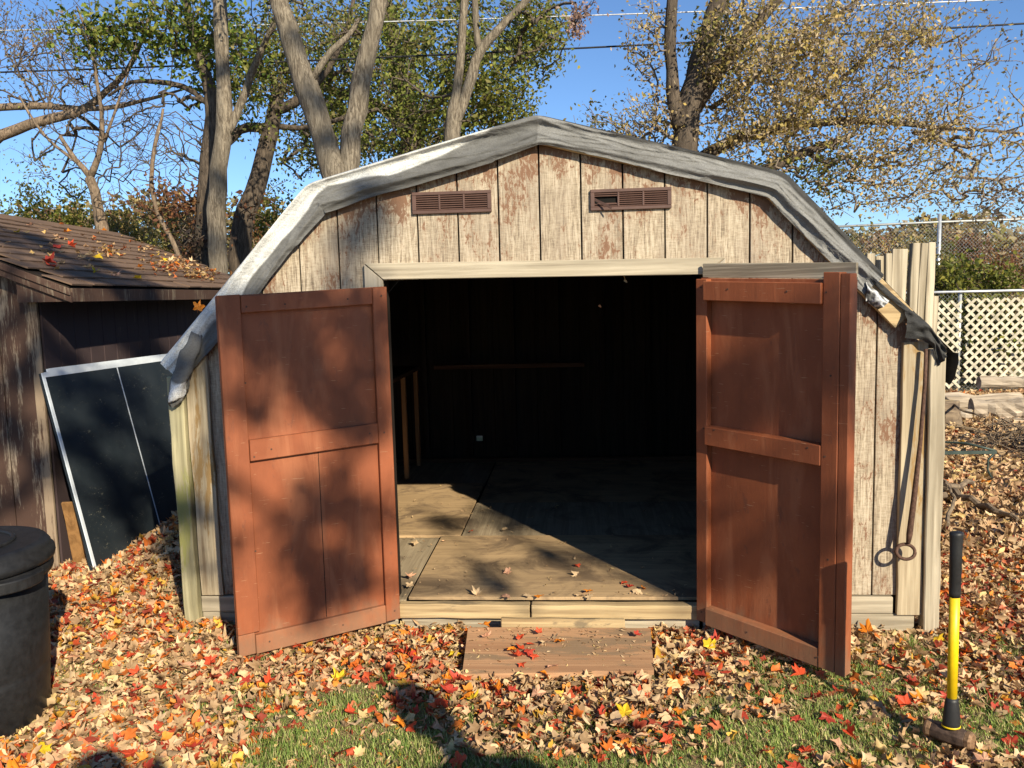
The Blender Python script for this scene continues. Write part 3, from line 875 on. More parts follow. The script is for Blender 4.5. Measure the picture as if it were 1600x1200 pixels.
for an in (-.30, 2.84):                       # side grips with latch block
    q = []
    for i in range(13):
        a = an + (i - 6) * .052
        q.append(((.350 + .022 * math.sin(math.pi * i / 12)) * math.cos(a), (.350 + .022 * math.sin(math.pi * i / 12)) * math.sin(a), .648))
    vs, fs = [], []
    for (x, y, z) in q:
        k = 1 / math.hypot(x, y)
        for dr, dz in ((-.016, -.028), (.012, -.024), (.014, .022), (-.016, .030)):
            vs.append((x + x * k * dr, y + y * k * dr, z + dz))
    for i in range(12):
        for k in range(4): fs.append((i * 4 + k, i * 4 + (k + 1) % 4, i * 4 + 4 + (k + 1) % 4, i * 4 + 4 + k))
    fs += [(3, 2, 1, 0), (48, 49, 50, 51)]
    MB().add(vs, fs).build('grip', 'bin_plastic', BIN, bevel=.004)
vs = [(.20 * math.cos(a), .20 * math.sin(a), .772) for a in np.linspace(-1.5, 1.5, 18)]
MB().tube(vs, .011, 8).build('lid_rib', 'bin_plastic', BIN, smooth=True)

# ------------------------------------------------------------------ sledgehammer
H = empty('sledgehammer', (1.556, -1.075, 0), 'yellow handled sledgehammer standing on its steel head in the grass', 'hammer')
def rod(prof, name, mat, n=20, lean=(-.004, 0)):
    vs, fs = [], []
    for r, z in prof:
        for k in range(n):
            a = 2 * math.pi * k / n; vs.append((r * 1.12 * math.cos(a) + lean[0] * z, r * .92 * math.sin(a) + lean[1] * z, z))
    for i in range(len(prof) - 1):
        for k in range(n): fs.append((i * n + k, i * n + (k + 1) % n, (i + 1) * n + (k + 1) % n, (i + 1) * n + k))
    fs += [tuple(range(n - 1, -1, -1)), tuple(range((len(prof) - 1) * n, len(prof) * n))]
    return MB().add(vs, fs).build(name, mat, H, smooth=True)
rod([(.0165, .17), (.0165, .60)], 'shaft', 'yellow_fibreglass')
rod([(.0182, .582), (.0190, .60), (.0186, .632), (.0195, .634), (.0188, .67), (.0197, .672), (.0192, .71), (.0199, .712), (.0196, .76), (.0210, .805), (.0222, .818), (.0215, .828), (.015, .831)], 'grip', 'rubber')
rod([(.029, .070), (.028, .090), (.0265, .13), (.0215, .175), (.0185, .188)], 'collar', 'rubber')
rod([(.030, .074), (.030, .080)], 'collar_ring', 'yellow_fibreglass')
hd = Vector((.74, -.67, 0)); side_ = Vector((.67, .74, 0)); up = Vector((0, 0, 1))
def octa(stations, name, mat):
    vs, fs = [], []
    for t, r in stations:
        for k in range(8):
            a = math.pi / 8 + k * math.pi / 4
            vs.append(hd * t + side_ * (r * math.cos(a)) + up * (.040 + r * math.sin(a)))
    for i in range(len(stations) - 1):
        for k in range(8): fs.append((i * 8 + k, i * 8 + (k + 1) % 8, (i + 1) * 8 + (k + 1) % 8, (i + 1) * 8 + k))
    fs += [tuple(range(7, -1, -1)), tuple(range((len(stations) - 1) * 8, len(stations) * 8))]
    return MB().add(vs, fs).build(name, mat, H, bevel=.0015)
octa([(-.066, .034), (-.030, .038), (.030, .038), (.052, .035)], 'head', 'steel_head')
octa([(.0522, .034), (.068, .036), (.078, .031)], 'striking_face', 'steel_face')
octa([(-.092, .031), (-.082, .035), (-.0662, .0335)], 'striking_face', 'steel_face')

# ------------------------------------------------------------------ iron bar with ring on the right corner
BAR = empty('ring_bar', P(1415, 862, -.11), 'rusty iron bar with ring end hanging along the right corner post', 'bar')
o0 = P(1415, 862, -.11)
pts = [P(1447, 545, -.075) - o0, P(1445, 600, -.08) - o0, P(1438, 690, -.09) - o0, P(1428, 780, -.10) - o0, P(1421, 835, -.107) - o0, P(1419, 849, -.11) - o0]
MB().tube(pts, [.0085, .009, .010, .0135, .0145, .010], 10).build('rod', 'rusty_iron', BAR, smooth=True)
rp = [(.044 * math.cos(a), .012 * math.sin(a), .034 * math.sin(a)) for a in np.linspace(0, 2 * math.pi, 25)]
MB().tube(rp, .0085, 8, cap=False).build('ring', 'rusty_iron', BAR, smooth=True)

# ------------------------------------------------------------------ old fence boards standing behind the right corner
i = 0
for (pa, pb, ptop, Yb, lab) in ((1353, 1366, 396, 1.0, 'thin weathered fence board, leftmost behind the right eave'),
                               (1367, 1382, 400, 1.06, 'cracked fence board, second from the left behind the right eave'),
                               (1383, 1393, 396, .98, 'narrow pale fence board in the middle of the group behind the right eave'),
                               (1394, 1418, 389, 1.02, 'broad weathered fence board, tilted, behind the right eave'),
                               (1424, 1461, 378, 1.08, 'tallest split grey fence post behind the right eave, nearest the lattice')):
    a, c = P(pa, ptop, Yb), P(pb, ptop, Yb)
    top = (a + c) / 2; w = c[0] - a[0]
    lean = .05 if i == 4 else (.06 if i == 3 else .01)
    base = np.array([top[0] - lean, Yb, 0.0])
    e = empty('fence_board', base, lab, 'fence board', 'old fence boards behind the shed corner')
    if w > .11:
        for k, f in enumerate((-.33, 0, .33)):
            MB().plank(np.array([f * w, random.uniform(-.015, .015), 0]), top - base + np.array([f * w, 0, random.uniform(-.012, 0)]), w * .335, .045, (1, .1, 0), 9, .004).build('split_piece', 'bleached_wood', e, bevel=.003)
    else:
        MB().plank((0, 0, 0), top - base, w, .03, (1, .1, 0), 9, .004).build('split_piece', 'bleached_wood', e, bevel=.003)
    i += 1
a = P(1457, 470, 1.3)
tag(MB().plank((a[0] - .03, 1.3, 0), (a[0], 1.3, a[2] + .03), .06, .03, (1, 0, 0), 6, .003).build('fence_board', 'bleached_wood', None), 'short fence board low behind the tallest split post', 'fence board', 'old fence boards behind the shed corner')

# ------------------------------------------------------------------ lattice fence on the right
YFE = 9.5
FE = empty('lattice_fence', (6.3, YFE, 0), 'chain link fence faced with pale wooden lattice panels at the right', 'fence')
FI = Matrix.Translation((-6.3, -YFE, 0))
def fe(o): o.matrix_parent_inverse = FI; return o
XL, XR = 3.6, 9.6
fe(MB().tube([(XL, YFE, 1.60), (XR, YFE, 1.585)], .022, 10).build('top_rail', 'galvanized', FE, smooth=True))
for x in (3.7, 6.25, 8.9):
    fe(MB().tube([(x, YFE + .05, -.1), (x, YFE + .05, 1.62)], .028, 10).build('fence_post', 'galvanized', FE, smooth=True))
def chain(name, parent, x0, x1, y, z0, z1, p=.06, r=.0022, mat='wire_grey'):
    segs = []
    n = int((x1 - x0) / p); m = int((z1 - z0) / p)
    vs, fs = [], []
    for i in range(n):
        for dirn in (1, -1):
            pts = []
            for j in range(m + 1):
                pts.append((x0 + i * p + (p if (j % 2) == (dirn > 0) else 0), y + dirn * .002, z0 + j * p))
            for q in pts:
                for a in (0, 2.1, 4.2): vs.append((q[0] + r * math.cos(a), q[1] + r * math.sin(a), q[2]))
            b0 = len(vs) - 3 * len(pts)
            for j in range(m):
                for k in range(3): fs.append((b0 + j * 3 + k, b0 + j * 3 + (k + 1) % 3, b0 + j * 3 + 3 + (k + 1) % 3, b0 + j * 3 + 3 + k))
    o = np_mesh(name, np.array(vs), np.array(fs), mat, parent)
    return tag(o, kind='stuff')
fe(chain('chain_mesh', FE, 5.3, 8.8, YFE + .03, .02, 1.58, .065, .0026))
def lattice(x0, x1, z0, z1, flip, tilt):
    h = z1 - z0; p = .150; w = .040
    for layer, dirn in ((0, 1 if flip else -1), (1, -1 if flip else 1)):
        y = YFE - .035 + layer * .011
        c = -h
        while c < (x1 - x0):
            # centre line x = c + t (dirn>0) or x = c + h - t, z = t
            t0, t1 = max(0, -c), min(h, (x1 - x0) - c)
            if t1 - t0 > .06:
                f = (lambda t: (x0 + c + t, z0 + t)) if dirn > 0 else (lambda t: (x0 + c + t, z1 - t))
                a, b_ = f(t0), f(t1)
                if dirn < 0: a, b_ = f(t0), f(t1)
                fe(MB().plank((a[0], y, a[1] + tilt * (a[0] - x0)), (b_[0], y, b_[1] + tilt * (b_[0] - x0)), w, .008, (1, 0, 0.001 if dirn > 0 else -.001), 2, .002).build('lattice_slat', 'lattice_wood', FE))
            c += p
lattice(5.2, 6.25, .10, 1.47, False, -.02)
lattice(6.30, 8.70, .15, 1.48, True, -.005)

# taller chain link fence behind
CF = empty('chain_link_fence', (8.6, 16, 0), 'tall chain link fence with bare metal posts standing beyond the lattice', 'fence')
CI = Matrix.Translation((-8.6, -16, 0))
def cf(o): o.matrix_parent_inverse = CI; return o
cf(MB().tube([(3.0, 16, 3.05), (8.6, 16, 3.13), (16, 16, 3.16)], .028, 8).build('top_rail', 'wire_grey', CF, smooth=True))
for x in (4.6, 8.60, 12.8):
    cf(MB().tube([(x, 16, 0), (x, 16, 3.32)], .045, 10).build('fence_post', 'galvanized', CF, smooth=True))
cf(chain('chain_mesh', CF, 5.6, 12.2, 16.02, 1.2, 3.10, .085, .0035))

# ------------------------------------------------------------------ logs, sticks, stand, brush
def log(p0, p1, r, label, jit=.07):
    p0, p1 = np.array(p0), np.array(p1)
    n = 9
    pts = [p0 + (p1 - p0) * i / n + np.array([0, 0, random.uniform(-1, 1) * r * .08]) for i in range(n + 1)]
    e = empty('log', p0, label, 'log', 'logs by the lattice fence')
    o = MB().tube([q - p0 for q in pts], [r * .82 * random.uniform(.82, 1.10) for _ in pts], 12, True, jit * 2).build('bark', 'log_bark', e)
    d = (p1 - p0) / np.linalg.norm(p1 - p0)
    MB().tube([p1 - p0 + d * .002, p1 - p0 + d * .012], r * .70, 12).build('cut_end', 'raw_wood', e)
    return e
YL = 6.6
L0 = G(1592, 652, 0); L1 = G(1520, 655, 0)
log((L1[0] - .1, YL, .14), (L0[0] - .02, YL - .1, .17), .155, 'thick pale barked log lying in front of the lattice fence')
log((L1[0] - 1.0, YL + .55, .14), (L1[0] + .75, YL + .5, .17), .15, 'darker log lying behind the thick pale log')
log((L1[0] - .75, YL + .1, .10), (L1[0] - .15, YL - .12, .10), .095, 'split log lying left of the thick pale log')
log((L1[0] - .05, YL - .32, .045), (L0[0] + .5, YL - .34, .05), .045, 'thin pale log lying low in front of the thick pale log')
log((L0[0] + .12, YL + .1, .16), (L0[0] + 1.1, YL + .2, .16), .16, 'log lying end to end right of the thick pale log')
log((L0[0] - .35, YL + .62, .42), (L0[0] + .8, YL + .55, .40), .11, 'log resting on top of the pile near the fence')
a = G(1468, 668, 0)
e = empty('stump', (a[0], a[1] - .1, 0), 'tan wood stump just right of the shed corner post', 'stump')
MB().tube([(0, 0, 0), (.01, 0, .15), (.0, .02, .33)], [.20, .18, .17], 14, True, .08).build('bark', 'stick_bark', e)
MB().tube([(0, .02, .331), (0, .02, .337)], .15, 14).build('cut_end', 'raw_wood', e)

def stick(name, pts, r, label, cat='branch', group='fallen branches by the shed corner'):
    pts = [np.array(q) for q in pts]
    fine = []
    for a_, b_ in zip(pts[:-1], pts[1:]):
        for k in range(5): fine.append(a_ + (b_ - a_) * k / 5 + RNG.normal(0, r * .35, 3))
    fine.append(pts[-1])
    n = len(fine)
    return tag(MB().tube(fine, [r * (1 - .6 * i / n) for i in range(n)], 7, True, .1).build(name, 'stick_bark', None), label, cat, group)
def gp(px, py, z): q = G(px, py, z); return (q[0], q[1], z + float(gz(q[0], q[1])))
stick('branch', [gp(1440, 740, 0.09), gp(1490, 768, 0.11), gp(1560, 800, 0.08), gp(1590, 815, 0.07)], .035, 'long bare branch slanting over the leaves toward the right edge')
stick('branch', [gp(1440, 760, 0.14), gp(1475, 762, 0.16), gp(1520, 752, 0.09)], .040, 'dark branch lying across beside the shed corner')
stick('branch', [gp(1430, 720, 0.14), gp(1470, 750, 0.16), gp(1500, 775, 0.07)], .028, 'grey branch leaning down to the leaves near the corner post')
stick('branch', [gp(1445, 790, 0.09), gp(1478, 775, 0.12)], .045, 'stubby pale broken branch nearest the corner post')
stick('branch', [gp(1480, 820, 0.07), gp(1490, 780, 0.14), gp(1482, 760, 0.20)], .016, 'thin upright twig among the branches')
stick('branch', [gp(1465, 615, 0.34), gp(1500, 640, 0.29), gp(1540, 652, 0.24)], .02, 'thin dark branch lying on the log pile')

ST = G(1550, 752, 0)
GS = empty('metal_stand', ST, 'low green metal garden stand with curved legs on the leaves', 'stand')
def gs(px, py, Y): return P(px, py, Y) - ST
Y0 = ST[1]
ha = P(1557, 704, Y0)[2]
xr = P(1557, 704, Y0)[0] - ST[0]; xl = xr - 1.05
MB().box((xl, -.012, ha - .030), (xr, .012, ha)).build('front_rail', 'green_metal', GS, bevel=.003)
MB().tube([(xr - .01, 0, ha), (xr - .20, .12, ha + .045), (xr - .36, .42, ha + .01), (xr - .8, .44, ha), (xl, .1, ha)], .010, 8).build('back_hoop', 'green_metal', GS, smooth=True)
for x, y in ((xr - .035, 0), (xr - .36, .42), (xl + .03, 0)):
    MB().tube([(x + .02, y, ha - .02), (x - .03, y, ha * .72), (x - .035, y, ha * .4), (x + .015, y, 0)], .009, 8).build('leg', 'green_metal', GS, smooth=True)
for k in range(9):
    x = xl + .1 + k * .09
    MB().tube([(x, .01, ha - .012), (x + .02, .41, ha - .012)], .004, 6).build('cross_bar', 'green_metal', GS)

# ------------------------------------------------------------------ trees
UP = np.array([0, 0, 1.0])
def leaf_mesh(name, pts, size, cols, mat, parent, seed, droop=.3, aspect=.55):
    r = np.random.default_rng(seed)
    n = len(pts)
    d = r.normal(size=(n, 3)); d[:, 2] -= droop; d /= np.linalg.norm(d, axis=1)[:, None]
    q = r.normal(size=(n, 3)); w = np.cross(d, q); w /= np.linalg.norm(w, axis=1)[:, None]
    nn_ = np.cross(d, w)
    s = (size * r.uniform(.6, 1.3, n))[:, None]
    tip = pts + d * s; mid = pts + d * s * .45 + nn_ * s * .10
    V = np.stack([pts, mid + w * s * aspect * .5, tip, mid - w * s * aspect * .5], 1)
    base = np.arange(n)[:, None] * 4
    F = np.concatenate([base + [0, 1, 2], base + [0, 2, 3]])
    C = np.repeat(cols, 4, 0)
    return tag(np_mesh(name, V.reshape(-1, 3), F, mat, parent, C), kind='stuff')

PAL = {
    'green': [(.09, .15, .02), (.16, .23, .03), (.045, .08, .015), (.25, .29, .05), (.30, .28, .06)],
    'olive': [(.11, .115, .03), (.18, .17, .045), (.07, .08, .022), (.25, .21, .07), (.26, .25, .06), (.30, .24, .13)],
    'yellowgreen': [(.22, .23, .04), (.14, .17, .03), (.32, .29, .05), (.09, .11, .025)],
    'gold': [(.50, .36, .13), (.40, .29, .12), (.60, .44, .12), (.28, .22, .08), (.56, .46, .34), (.36, .33, .08), (.52, .41, .26)],
    'willow': [(.17, .21, .035), (.10, .135, .025), (.28, .30, .05), (.30, .25, .10), (.06, .085, .02), (.21, .24, .045)],
    'tan': [(.30, .21, .13), (.22, .15, .09), (.36, .28, .19), (.15, .10, .06)],
    'rust': [(.20, .08, .04), (.28, .12, .05), (.12, .055, .03), (.22, .14, .06)],
    'pink': [(.42, .27, .21), (.34, .21, .16), (.48, .34, .27)],
    'dark': [(.05, .035, .03), (.08, .05, .035), (.03, .03, .02)],
    'maple': [(.30, .09, .02), (.38, .15, .03), (.16, .14, .03), (.09, .12, .02)],
}
def tree(name, label, base, stems, vols, bark_m, seed, twig_m='twig_bark', group=None, step=.28, twig_r=.0045, cat='tree', wob=.10, tail=4):
    """stems: world polylines [(x,y,z,r)...]; vols: (centre, radii, attractors, leaves each, palette, leaf size, spread)"""
    r = np.random.default_rng(seed)
    base = np.array(base, float)
    E = empty(name, base, label, cat, group)
    mb = MB(); nodes = []; 
    for st in stems:
        st = np.array(st, float)
        fine, rad = [], []
        for a, b_ in zip(st[:-1], st[1:]):
            m = max(2, int(np.linalg.norm(b_[:3] - a[:3]) / .22))
            for k in range(m):
                f = k / m
                fine.append(a[:3] + (b_[:3] - a[:3]) * f); rad.append(a[3] + (b_[3] - a[3]) * f)
        fine.append(st[-1, :3]); rad.append(st[-1, 3])
        fine = np.array(fine); rad = np.array(rad)
        for _ in range(2): fine[1:-1] = fine[1:-1] * .5 + (fine[:-2] + fine[2:]) * .25
        fine += r.normal(0, 1, fine.shape) * rad[:, None] * .10
        random.seed(seed)
        mb.tube([q - base for q in fine], rad * r.uniform(.94, 1.06, len(rad)), 10 if rad.max() > .05 else 6, True, .05)
        nodes += [tuple(q) for q, rr in zip(fine, rad) if q[2] > 1.2]
    mb.build('trunk', bark_m, E, smooth=True)
    if not vols: return E
    A, meta = [], []
    for vi, v in enumerate(vols):
        c, rd, n = np.array(v[0]), np.array(v[1]), v[2]
        q = r.normal(size=(n, 3)); q /= np.linalg.norm(q, axis=1)[:, None]
        q *= (r.random(n) ** (1 / 2.4))[:, None]
        A.append(c + q * rd); meta += [vi] * n
    A = np.concatenate(A); meta = np.array(meta)
    N0 = len(nodes)
    pos = np.zeros((N0 + len(A) * 40, 3)); pos[:N0] = nodes
    par = np.full(len(pos), -1); cnt = N0
    sub = pos[:N0]
    d0 = np.array([np.min(((sub - a) ** 2).sum(1)) for a in A])
    ends = {}
    for k in np.argsort(d0):
        a = A[k]
        dd = ((pos[:cnt] - a) ** 2).sum(1) + np.maximum(0, pos[:cnt, 2] - a[2] + .1) * .3
        j = int(np.argmin(dd)); L = math.sqrt(((pos[j] - a) ** 2).sum())
        m = min(38, max(2, int(L / step)))
        p0 = pos[j].copy()
        bul = r.normal(0, 1, 3) * wob * L + UP * wob * L * .8
        prev = j
        for i in range(1, m + 1):
            f = i / m
            pos[cnt] = p0 + (a - p0) * f + bul * math.sin(math.pi * f) * .6 + r.normal(0, 1, 3) * .006
            par[cnt] = prev; prev = cnt; cnt += 1
        ends[k] = (prev, m)
    num = np.zeros(cnt)
    for k, (e_, m) in ends.items(): num[e_] += 1
    for i in range(cnt - 1, N0 - 1, -1):
        num[par[i]] += num[i]
    ch = np.arange(N0, cnt)
    rc = twig_r * np.maximum(num[ch], 1) ** .42
    rp = np.where(par[ch] >= N0, twig_r * np.maximum(num[par[ch]], 1) ** .42, rc * 1.15)
    rp = np.minimum(rp, rc * 1.5)
    a, b_ = pos[par[ch]], pos[ch]
    t = b_ - a; t /= (np.linalg.norm(t, axis=1)[:, None] + 1e-9)
    u = np.cross(t, r.normal(size=t.shape)); u /= (np.linalg.norm(u, axis=1)[:, None] + 1e-9); w = np.cross(t, u)
    ring = []
    ns = 4
    for (c_, rr) in ((a, rp), (b_, rc)):
        for k in range(ns):
            an = 2 * math.pi * k / ns
            ring.append(c_ + (u * math.cos(an) + w * math.sin(an)) * rr[:, None])
    V = np.stack(ring, 1).reshape(-1, 3) - base
    bs = np.arange(len(ch))[:, None] * 2 * ns
    F = np.concatenate([bs + [k, (k + 1) % ns, ns + (k + 1) % ns, ns + k] for k in range(ns)])
    tag(np_mesh('twigs', V, F, twig_m, E), kind='stuff')
    LP, LC, LS = [], [], []
    for k in range(len(A)):
        v = vols[meta[k]]
        nl = int(v[3])
        if nl == 0: continue
        pal = np.array(PAL[v[4]])
        e_, m = ends[k]
        # leaves sit along the last stretch of the twig and round its end
        chain_ = [e_]; 
        while len(chain_) < tail and par[chain_[-1]] >= N0: chain_.append(par[chain_[-1]])
        cc = pos[np.array(chain_)][r.integers(0, len(chain_), nl)]
        LP.append(cc + r.normal(0, v[6], (nl, 3)))
        tone = pal[r.integers(0, len(pal))]
        LC.append((pal[r.integers(0, len(pal), nl)] * .65 + tone * .35) * r.uniform(.75, 1.25, (nl, 1)))
        LS.append(np.full(nl, v[5]))
    if LP:
        LP = np.concatenate(LP); LC = np.concatenate(LC); LS = np.concatenate(LS)
        leaf_mesh('crown', LP - base, LS, LC, 'tree_leaf', E, seed + 1)
    return E

def stem(Y, *pts, ground=False):
    """stem drawn through points of the photo at depth Y: (px, py, width in px[, depth shift])"""
    o = []
    if ground:
        q = P(pts[0][0], pts[0][1], Y); o.append((q[0] + random.uniform(-.1, .1), Y, -.1, pts[0][2] * pxm(Y) * .62))
    for t in pts:
        y = Y + (t[3] if len(t) > 3 else 0)
        q = P(t[0], t[1], y); o.append((q[0], q[1], q[2], t[2] * pxm(y) * .5))
    return o
def vol(px, py, rx, ry, Y, ry_, n, nl, pal, size=.07, spread=.10):
    c = P(px, py, Y); k = pxm(Y)
    return (c, (rx * k, ry_, ry * k), n, nl, pal, size, spread)
def base_of(st): return (st[0][0], st[0][1], 0)

# pale straight trunk behind the brown shed
s1 = stem(6.2, (340, 415, 28.8), (336, 330, 29.7), (347, 230, 27.0), (352, 170, 24.3), (345, 60, 21.6), (342, 0, 19.8), (346, -160, 16.2), (330, -420, 9.0), ground=True)
s1b = stem(6.2, (352, 215, 14), (375, 170, 13), (388, 120, 12), (420, 55, 9, -.3), (455, -20, 6, -.5))
tree('tall_tree', 'tall pale straight trunk rising behind the brown shed', base_of(s1), [s1, s1b],
     [vol(300, -260, 200, 160, 6.2, 1.6, 60, 16, 'yellowgreen'), vol(450, 30, 60, 60, 5.8, .7, 26, 14, 'olive', .06)], 'pale_bark', 11)
# dark trunk beside it with the green maple spray
s2 = stem(6.9, (322, 400, 30), (318, 330, 28), (325, 250, 26), (332, 180, 22), (325, 120, 18), (305, 70, 14), (292, 20, 11), (285, -60, 9), (280, -250, 5), ground=True)
s2b = stem(6.9, (322, 160, 10), (290, 130, 9), (240, 128, 8), (205, 122, 6), (170, 150, 4))
s2c = stem(6.9, (318, 100, 8), (270, 60, 6), (200, 30, 4), (140, 50, 3))
tree('dark_maple', 'dark vine hung trunk with green leaf sprays close left of the pale trunk', base_of(s2), [s2, s2b, s2c],
     [vol(240, 40, 130, 52, 6.9, 1.2, 120, 15, 'green', .09, .15), vol(150, 60, 50, 36, 6.8, .7, 40, 12, 'green', .085, .14), vol(330, 70, 80, 90, 7.3, 1, 80, 16, 'green', .085, .14), vol(390, 130, 60, 90, 7.6, .8, 70, 18, 'willow', .075),
      vol(290, 260, 60, 130, 7, .6, 120, 0, 'dark'), vol(250, 200, 70, 90, 7, .8, 110, 0, 'dark'), vol(280, 310, 40, 30, 6.8, .4, 24, 10, 'rust', .08), vol(310, 370, 40, 30, 6.6, .4, 20, 12, 'dark', .08)], 'dark_bark', 12)
# leaning broken trunk
s3 = stem(8.2, (372, 360, 34), (398, 300, 30), (412, 245, 27), (425, 190, 24), (436, 140, 20), ground=True)
s3b = stem(8.2, (420, 205, 17), (385, 190, 15), (362, 215, 12), (350, 235, 8))
s3c = stem(8.2, (430, 175, 16), (455, 165, 14), (500, 130, 11), (540, 60, 8), (560, -40, 5))
s3d = stem(8.2, (428, 195, 10), (465, 205, 9), (520, 190, 7), (590, 170, 5))
tree('leaning_tree', 'leaning broken topped trunk between the pale trunk and the twin trunks', base_of(s3), [s3, s3b, s3c, s3d],
     [vol(560, 230, 140, 60, 9.0, 1.2, 120, 14, 'willow', .07, .12), vol(400, 60, 70, 90, 9, 1.2, 90, 12, 'willow', .07, .12), vol(520, 70, 120, 80, 9.0, 1.6, 130, 16, 'willow', .07, .12), vol(430, 90, 50, 70, 8.6, 1, 50, 14, 'willow', .07), vol(470, 230, 60, 60, 8.6, 1, 44, 12, 'willow', .065), vol(400, 320, 30, 30, 8, .5, 10, 6, 'rust', .07), vol(436, 135, 14, 12, 8.2, .15, 14, 8, 'tan', .06, .05)], 'dark_bark', 13)
# twin thick trunks behind the left roof slope
s4 = stem(5.0, (526, 290, 39.6), (517, 250, 37.8), (490, 170, 36.0), (468, 100, 34.2), (450, 40, 30.6), (430, -10, 27.0), (395, -120, 19.8), (350, -350, 10.8), ground=True)
s4b = stem(5.05, (545, 290, 34.2), (546, 250, 30.6), (555, 170, 29.7), (572, 95, 27.9), (586, 30, 26.1), (596, -10, 25.2), (620, -150, 18.0), (640, -380, 9.0), ground=True)
s4c = stem(5.0, (485, 130, 12), (520, 70, 10), (545, 60, 8), (560, 30, 6, .3))
tree('twin_trunk_tree', 'two thick grey trunks splayed in a V behind the left roof slope', base_of(s4), [s4, s4b, s4c],
     [vol(500, -260, 300, 160, 5, 1.8, 90, 16, 'yellowgreen'), vol(530, 40, 50, 40, 5.4, .5, 26, 12, 'olive', .055)], 'pale_bark', 14)
# slender forked tree near the ridge
s5 = stem(6.4, (706, 225, 26), (706, 195, 24), (714, 150, 14), (719, 80, 13), (727, 0, 12), (735, -150, 9), ground=True)
s5b = stem(6.4, (706, 200, 17), (722, 170, 17), (738, 110, 16), (750, 78, 15), (775, 50, 13), (805, 20, 12), (830, -5, 11), (880, -120, 8))
s5c = stem(6.4, (750, 80, 11), (743, 50, 10), (741, 0, 10), (745, -140, 7))
tree('forked_tree', 'slender pale forked tree standing left of the shed ridge', base_of(s5), [s5, s5b, s5c],
     [vol(790, 40, 90, 70, 7.2, .9, 70, 16, 'willow', .062), vol(845, 60, 50, 60, 7.0, .6, 44, 18, 'yellowgreen', .065), vol(640, 150, 60, 60, 7.6, .8, 40, 12, 'willow', .06),
      vol(905, 30, 16, 34, 6.2, .2, 16, 20, 'pink', .05, .05), vol(920, 5, 26, 10, 6.2, .2, 8, 12, 'pink', .05), vol(780, -150, 160, 80, 6.4, 1, 50, 12, 'willow', .06)], 'pale_bark', 15)
# leafy willow mass further back
s6 = stem(11, (640, 300, 40), (640, 200, 34), (620, 100, 26), (600, 0, 20), (590, -200, 10), ground=True)
s6b = stem(11, (640, 210, 20), (700, 140, 15), (760, 90, 11), (820, 60, 7))
s6c = stem(11, (635, 190, 18), (560, 150, 13), (480, 130, 9), (420, 120, 6))
tree('willow_tree', 'broad olive green willow filling the sky behind the twin trunks', base_of(s6), [s6, s6b, s6c],
     [vol(560, 150, 140, 100, 11, 2.2, 190, 26, 'willow', .095, .16), vol(700, 120, 130, 100, 11, 2.2, 190, 26, 'willow', .095, .16), vol(660, 215, 140, 45, 11, 1.6, 90, 22, 'willow', .09, .14), vol(620, 20, 220, 60, 11, 2, 130, 22, 'willow', .095, .16),
      vol(790, 165, 60, 40, 10.5, 1, 70, 24, 'yellowgreen', .08, .12), vol(770, 110, 80, 60, 10.5, 1, 50, 22, 'yellowgreen', .08, .12), vol(850, 40, 50, 60, 11, 1, 60, 20, 'yellowgreen', .08, .12), vol(650, -150, 250, 90, 11, 2, 80, 16, 'olive', .09, .16)], 'dark_bark', 16, step=.35, twig_r=.006)
# golden tree right of the ridge
s7 = stem(6.8, (1072, 290, 46), (1066, 225, 40), (1074, 180, 38), (1085, 130, 36), (1100, 75, 33), (1118, 20, 29), (1135, -40, 26), (1190, -220, 14), ground=True)
s7b = stem(6.7, (1062, 200, 22), (1050, 140, 20), (1044, 80, 18), (1048, 20, 17), (1055, -40, 15), (1060, -240, 8))
s7c = stem(6.9, (1078, 170, 30), (1120, 110, 28), (1160, 60, 22), (1215, 0, 15), (1290, -90, 9))
s7d = stem(7.4, (1095, 250, 22), (1130, 222, 17), (1190, 205, 14), (1260, 192, 13), (1330, 188, 11), (1400, 190, 9), (1480, 202, 6), (1560, 203, 4), (1640, 215, 3))
s7e = stem(7.0, (1150, 290, 16), (1200, 262, 15), (1250, 240, 14), (1300, 225, 12), (1337, 208, 8))
s7f = stem(7.2, (1200, 205, 9), (1270, 170, 8), (1330, 110, 6), (1400, 40, 4))
s7g = stem(7.2, (1110, 170, 8), (1180, 120, 7), (1260, 60, 5), (1340, 0, 4))
